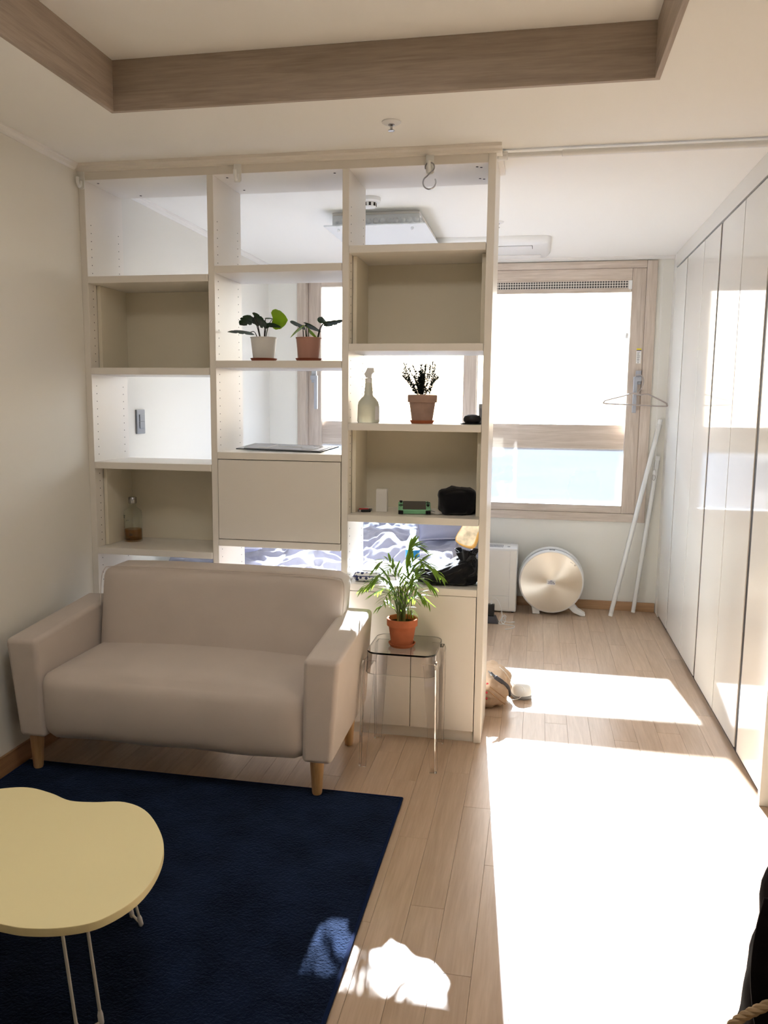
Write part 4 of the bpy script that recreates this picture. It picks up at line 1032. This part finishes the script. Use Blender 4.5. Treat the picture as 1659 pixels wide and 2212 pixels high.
# charging dock with plug and white cables
ps = empty('power_adapter', (1.625,4.965,0), 'black power adapter block standing on a small dock on the floor', 'adapter')
add('dock', MB().hexa([(1.575,4.93,.0005),(1.668,4.93,.0005),(1.668,5.0,.0005),(1.575,5.0,.0005)],[(1.58,4.938,.045),(1.648,4.938,.045),(1.648,4.992,.045),(1.58,4.992,.045)]), Mx['grey_strap'], parent=ps, bevel=.003)
add('adapter_block', B(1.598,1.640,4.945,4.985,.0455,.118), Mx['black_plastic'], parent=ps, bevel=.003)
add('cable_plug', B(1.614,1.626,4.958,4.972,.1182,.142), Mx['white_plastic'], parent=ps, bevel=.002)
add('charging_cable', MB().tube(catmull([(1.62,4.965,.142),(1.63,4.965,.155),(1.655,4.96,.152),(1.678,4.95,.11),(1.69,4.945,.05),(1.672,4.94,.006),(1.695,4.93,.004),(1.712,4.95,.02),(1.70,4.965,.045),(1.685,4.95,.02),(1.70,4.93,.004),(1.72,4.92,.003),(1.757,4.915,.003),(1.77,4.89,.003),(1.755,4.845,.003),(1.715,4.815,.003)],6,False), .0022, 6), Mx['white_plastic'], loc=(1.7,4.93,0), label='white charging cable tangled on the floor by the black adapter', cat='cable')
add('charging_cable', MB().tube(catmull([(1.665,5.00,.003),(1.69,4.98,.012),(1.715,4.965,.04),(1.70,4.955,.055),(1.69,4.97,.02),(1.72,4.985,.004),(1.75,4.985,.004)],6,False)+[Vector((1.768,4.985,.006))], [.0022]*36+[.0045,.0045], 6), Mx['white_plastic'], loc=(1.71,4.98,0), label='short white cable with connector looped beside the box purifier', cat='cable')
# two film-wrapped poles leaning in the corner
def pole(a, b_, r, lab):
    a, b_ = Vector(a), Vector(b_); e_ = empty('wrapped_pole', a, lab, 'pole', 'film-wrapped poles in the corner')
    add('tube', MB().tube([a,b_], r, 14), Mx['white_plastic'], parent=e_)
    n_ = 40; P = [a.lerp(b_, i/(n_-1)) for i in range(n_)]
    mb = MB(); d = (b_-a).normalized(); ax = d.orthogonal().normalized(); ay = d.cross(ax)
    def f(u, v):
        k = v*(n_-1); p = a.lerp(b_, .015+.97*v); q = 2*PI*u
        rr = r*(1.25+.30*noise.noise(Vector((math.cos(q)*1.2, math.sin(q)*1.2, v*22)))+.12*noise.noise(Vector((q*3, v*60, 1))))
        return p+(ax*math.cos(q)+ay*math.sin(q))*max(rr, r*1.03)
    add('film', MB().grid(f, 16, 90, True), Mx['plastic_wrap'], parent=e_, ang=30)
    add('end_cap', MB().tube([b_-d*.004, b_+d*.012], r*1.05, 14), Mx['white_plastic'], parent=e_)
pole((2.372,5.252,.012), (2.640,5.440,1.265), .0135, 'longer film-wrapped white pole leaning in the window corner')
pole((2.528,5.385,.012), (2.640,5.446,1.030), .0125, 'shorter film-wrapped white pole leaning in the window corner')
# wire hanger on the handle
hg = empty('coat_hanger', (2.475,5.385,1.37), 'grey-beige coat hanger hung on the right window handle', 'hanger')
mat('hanger_grey', (176,166,160), .5)
yh = YF-.066
outl = [(2.462,yh,1.444),(2.40,yh,1.425),(2.296,yh,1.397),(2.283,yh,1.386),(2.292,yh,1.376),(2.45,yh,1.370),(2.655,yh,1.362),(2.668,yh,1.372),(2.660,yh,1.385),(2.57,yh,1.430),(2.545,yh,1.438),(2.50,yh,1.432)]
add('bar', MB().tube(catmull(outl,4), .0045, 8, closed=True), Mx['hanger_grey'], parent=hg)
add('hook', MB().tube(catmull([(2.480,yh,1.437),(2.500,yh,1.46),(2.516,yh,1.49),(2.521,yh,1.525),(2.508,yh,1.553),(2.488,yh,1.560),(2.470,yh,1.555)],5,False), .0035, 8), Mx['hanger_grey'], parent=hg)
add('neck', MB().tube([(2.455,yh,1.442),(2.475,yh,1.440),(2.50,yh,1.436)], [.005,.008,.005], 8), Mx['hanger_grey'], parent=hg)
# cords
bc = empty('blind_cord', (2.616,5.43,.92), 'white looped blind cord with teardrop pull hanging beside the window', 'cord')
add('cord_strand', MB().tube(catmull([(2.597,5.420,2.255),(2.605,5.420,1.6),(2.612,5.410,1.2),(2.610,5.405,.99),(2.614,5.405,.955)],5,False), .0014, 6), Mx['white_trim'], parent=bc)
add('cord_strand', MB().tube(catmull([(2.603,5.420,2.255),(2.611,5.420,1.6),(2.617,5.410,1.2),(2.622,5.405,.99),(2.617,5.405,.955)],5,False), .0014, 6), Mx['white_trim'], parent=bc)
add('pull', MB().lathe([(.002,.955),(.007,.945),(.009,.930),(.007,.924)], (2.6155,5.405,0), 12), Mx['white_plastic'], parent=bc)
add('ring', MB().tube([(2.6155+.009*math.cos(a),5.405,.906+.020*math.sin(a)) for a in [2*PI*k/16 for k in range(16)]], .0014, 6, closed=True), Mx['steel'], parent=bc)
sc = empty('shade_cord', (2.408,5.45,1.79), 'short thin cord with white tag hanging over the right pane', 'cord')
add('cord_strand', MB().tube([(2.416,5.452,2.10),(2.409,5.452,1.825)], .0012, 6), Mx['white_trim'], parent=sc)
add('tag', B(2.401,2.417,5.447,5.457,1.792,1.826), Mx['white_plastic'], parent=sc, bevel=.002)

# ------------------------------------------------------------------ bag and shoe beside the partition
bg = empty('canvas_bag', (1.66,3.62,0), 'beige canvas bag slumped on the floor behind the shelving end', 'bag')
def bgf(p):
    p = Vector(p); p.y = max(p.y, 3.425) if p.x < 1.69 else p.y
    return p
add('bag_body', blob((1.665,3.60,0), .115,.135,.088, fn=bgf, amp=.16, fr=2.2, seed=5, sup=.7, nu=64, nv=36), Mx['canvas_beige'], parent=bg, ang=80)
add('seam', MB().tube(catmull([(1.69,3.462,.10),(1.72,3.458,.078),(1.75,3.463,.052),(1.768,3.475,.036)],5,False), .0025, 6), Mx['base_wood'], parent=bg)
add('seam', MB().tube(catmull([(1.70,3.457,.118),(1.73,3.462,.094),(1.765,3.480,.062)],5,False), .002, 6), Mx['base_wood'], parent=bg)
st_ = add('strap', MB().tube(catmull([(1.70,3.475,.176),(1.722,3.468,.160),(1.748,3.470,.142),(1.772,3.49,.118),(1.785,3.515,.085),(1.786,3.53,.055)],6,False), [.006]*6+[.010]*8+[.008]*8+[.006]*9, 8), Mx['grey_strap'], parent=bg)
add('clasp', MB().tube(catmull([(1.690,3.474,.184),(1.700,3.468,.176),(1.712,3.465,.166),(1.704,3.462,.170)],4), .0025, 6, closed=True), Mx['steel'], parent=st_)
mat('red_thread', (200,60,70), .7)
for p in ((1.688,3.462,.128),(1.686,3.460,.088),(1.686,3.462,.06)): add('red_stitch', MB().lathe([(0,-.004),(.005,-.002),(.005,.002),(0,.004)], p, 8, axis='y'), Mx['red_thread'], parent=bg)
sn = empty('slip_on_shoe', (1.795,3.72,0), 'white slip-on shoe with grey sole tucked behind the canvas bag', 'shoe')
so_ = [(1.815+a*math.cos(R_(20))-b_*math.sin(R_(20)), 3.74+a*math.sin(R_(20))+b_*math.cos(R_(20))) for a, b_ in
       [(p.x,p.y) for p in catmull([(0,-.11,0),(.038,-.095,0),(.044,-.05,0),(.034,.02,0),(.034,.09,0),(0,.12,0),(-.034,.09,0),(-.034,.02,0),(-.044,-.05,0),(-.038,-.095,0)],4)]]
add('sole', MB().prism(so_, .0005, .016), Mx['vent_grey'], parent=sn, bevel=.003)
cxs, cys = 1.815, 3.74; n_ = len(so_)
vs_ = [(cxs+(x-cxs)*k, cys+(y-cys)*k, zz) for k, zz in ((.97,.0162),(1.0,.03),(.9,.055),(.62,.072)) for x, y in so_]
add('upper', MB().add(vs_, [(q*n_+i,q*n_+(i+1)%n_,(q+1)*n_+(i+1)%n_,(q+1)*n_+i) for q in range(3) for i in range(n_)]+[tuple(range(3*n_,4*n_))], True), Mx['white_plastic'], parent=sn, ang=60)
add('mask_cord', MB().tube(catmull([(1.735,3.56,.178),(1.765,3.56,.150),(1.79,3.575,.108),(1.81,3.60,.082),(1.838,3.62,.070),(1.848,3.63,.045),(1.83,3.61,.020),(1.80,3.585,.018),(1.792,3.56,.03)],6,False), .0014, 6), Mx['white_trim'], loc=(1.80,3.60,.02), label='thin white cord looping off the canvas bag towards the floor', cat='cord')

# ------------------------------------------------------------------ dark bag with rope at the near right
kb = empty('dark_bag', (2.46,1.36,0), 'near-black soft bag at the right edge of the picture with a rope handle', 'bag')
def kbf(u, v):
    a = 2*PI*u; z_ = .62*v
    rx = .168+.010*math.sin(v*9)+.02*noise.noise(Vector((math.cos(a)*2,math.sin(a)*2,v*5)))-.05*smooth01((v-.6)/.4)
    ry = .095-.045*smooth01((v-.5)/.5)+.012*noise.noise(Vector((math.cos(a)*3,math.sin(a)*3,v*8+4)))
    s = .82 if v < .02 else 1
    cs = lambda t: math.copysign(abs(t)**.7, t)
    return Vector((2.437+rx*s*cs(math.cos(a)), 1.42+ry*s*cs(math.sin(a)), z_+.001))
mb = MB().grid(kbf, 48, 30, True); k0 = 0
mb.f.append(tuple(range(48))[::-1]); mb.sm.append(False); mb.f.append(tuple(range(48*29,48*30))); mb.sm.append(True)
add('bag_body', mb, Mx['leather_dark'], parent=kb, ang=60)
add('flap', MB().grid(lambda u,v: Vector((2.262+.13*u-.014*math.sin(PI*v)+.004*u, 1.328-.012*v, .55-.235*v+.03*u*v)), 8, 10), Mx['leather_dark'], parent=kb, ang=60, solid=.006)
def rope(P, r, par):
    P = catmull(P, 14, False); n_ = len(P)
    for k in range(3):
        Q = []
        for i, p in enumerate(P):
            t = (P[min(i+1,n_-1)]-P[max(i-1,0)]).normalized(); a_ = t.orthogonal().normalized(); a_ = (Vector((0,0,1))-t*t.z).normalized(); b_ = t.cross(a_)
            ph = i*.75+k*2*PI/3; Q.append(p+(a_*math.cos(ph)+b_*math.sin(ph))*r*.5)
        add('rope_strand', MB().tube(Q, r*.62, 6), Mx['rope'], parent=par)
ROPE = [(2.50,1.30,.50),(2.36,1.295,.445),(2.272,1.295,.385),(2.222,1.30,.337),(2.19,1.305,.26),(2.20,1.31,.16)]
hd = add('rope_handle', MB().tube(catmull(ROPE,4,False), .0035, 6), Mx['rope'], parent=kb)
rope(ROPE, .0075, hd)
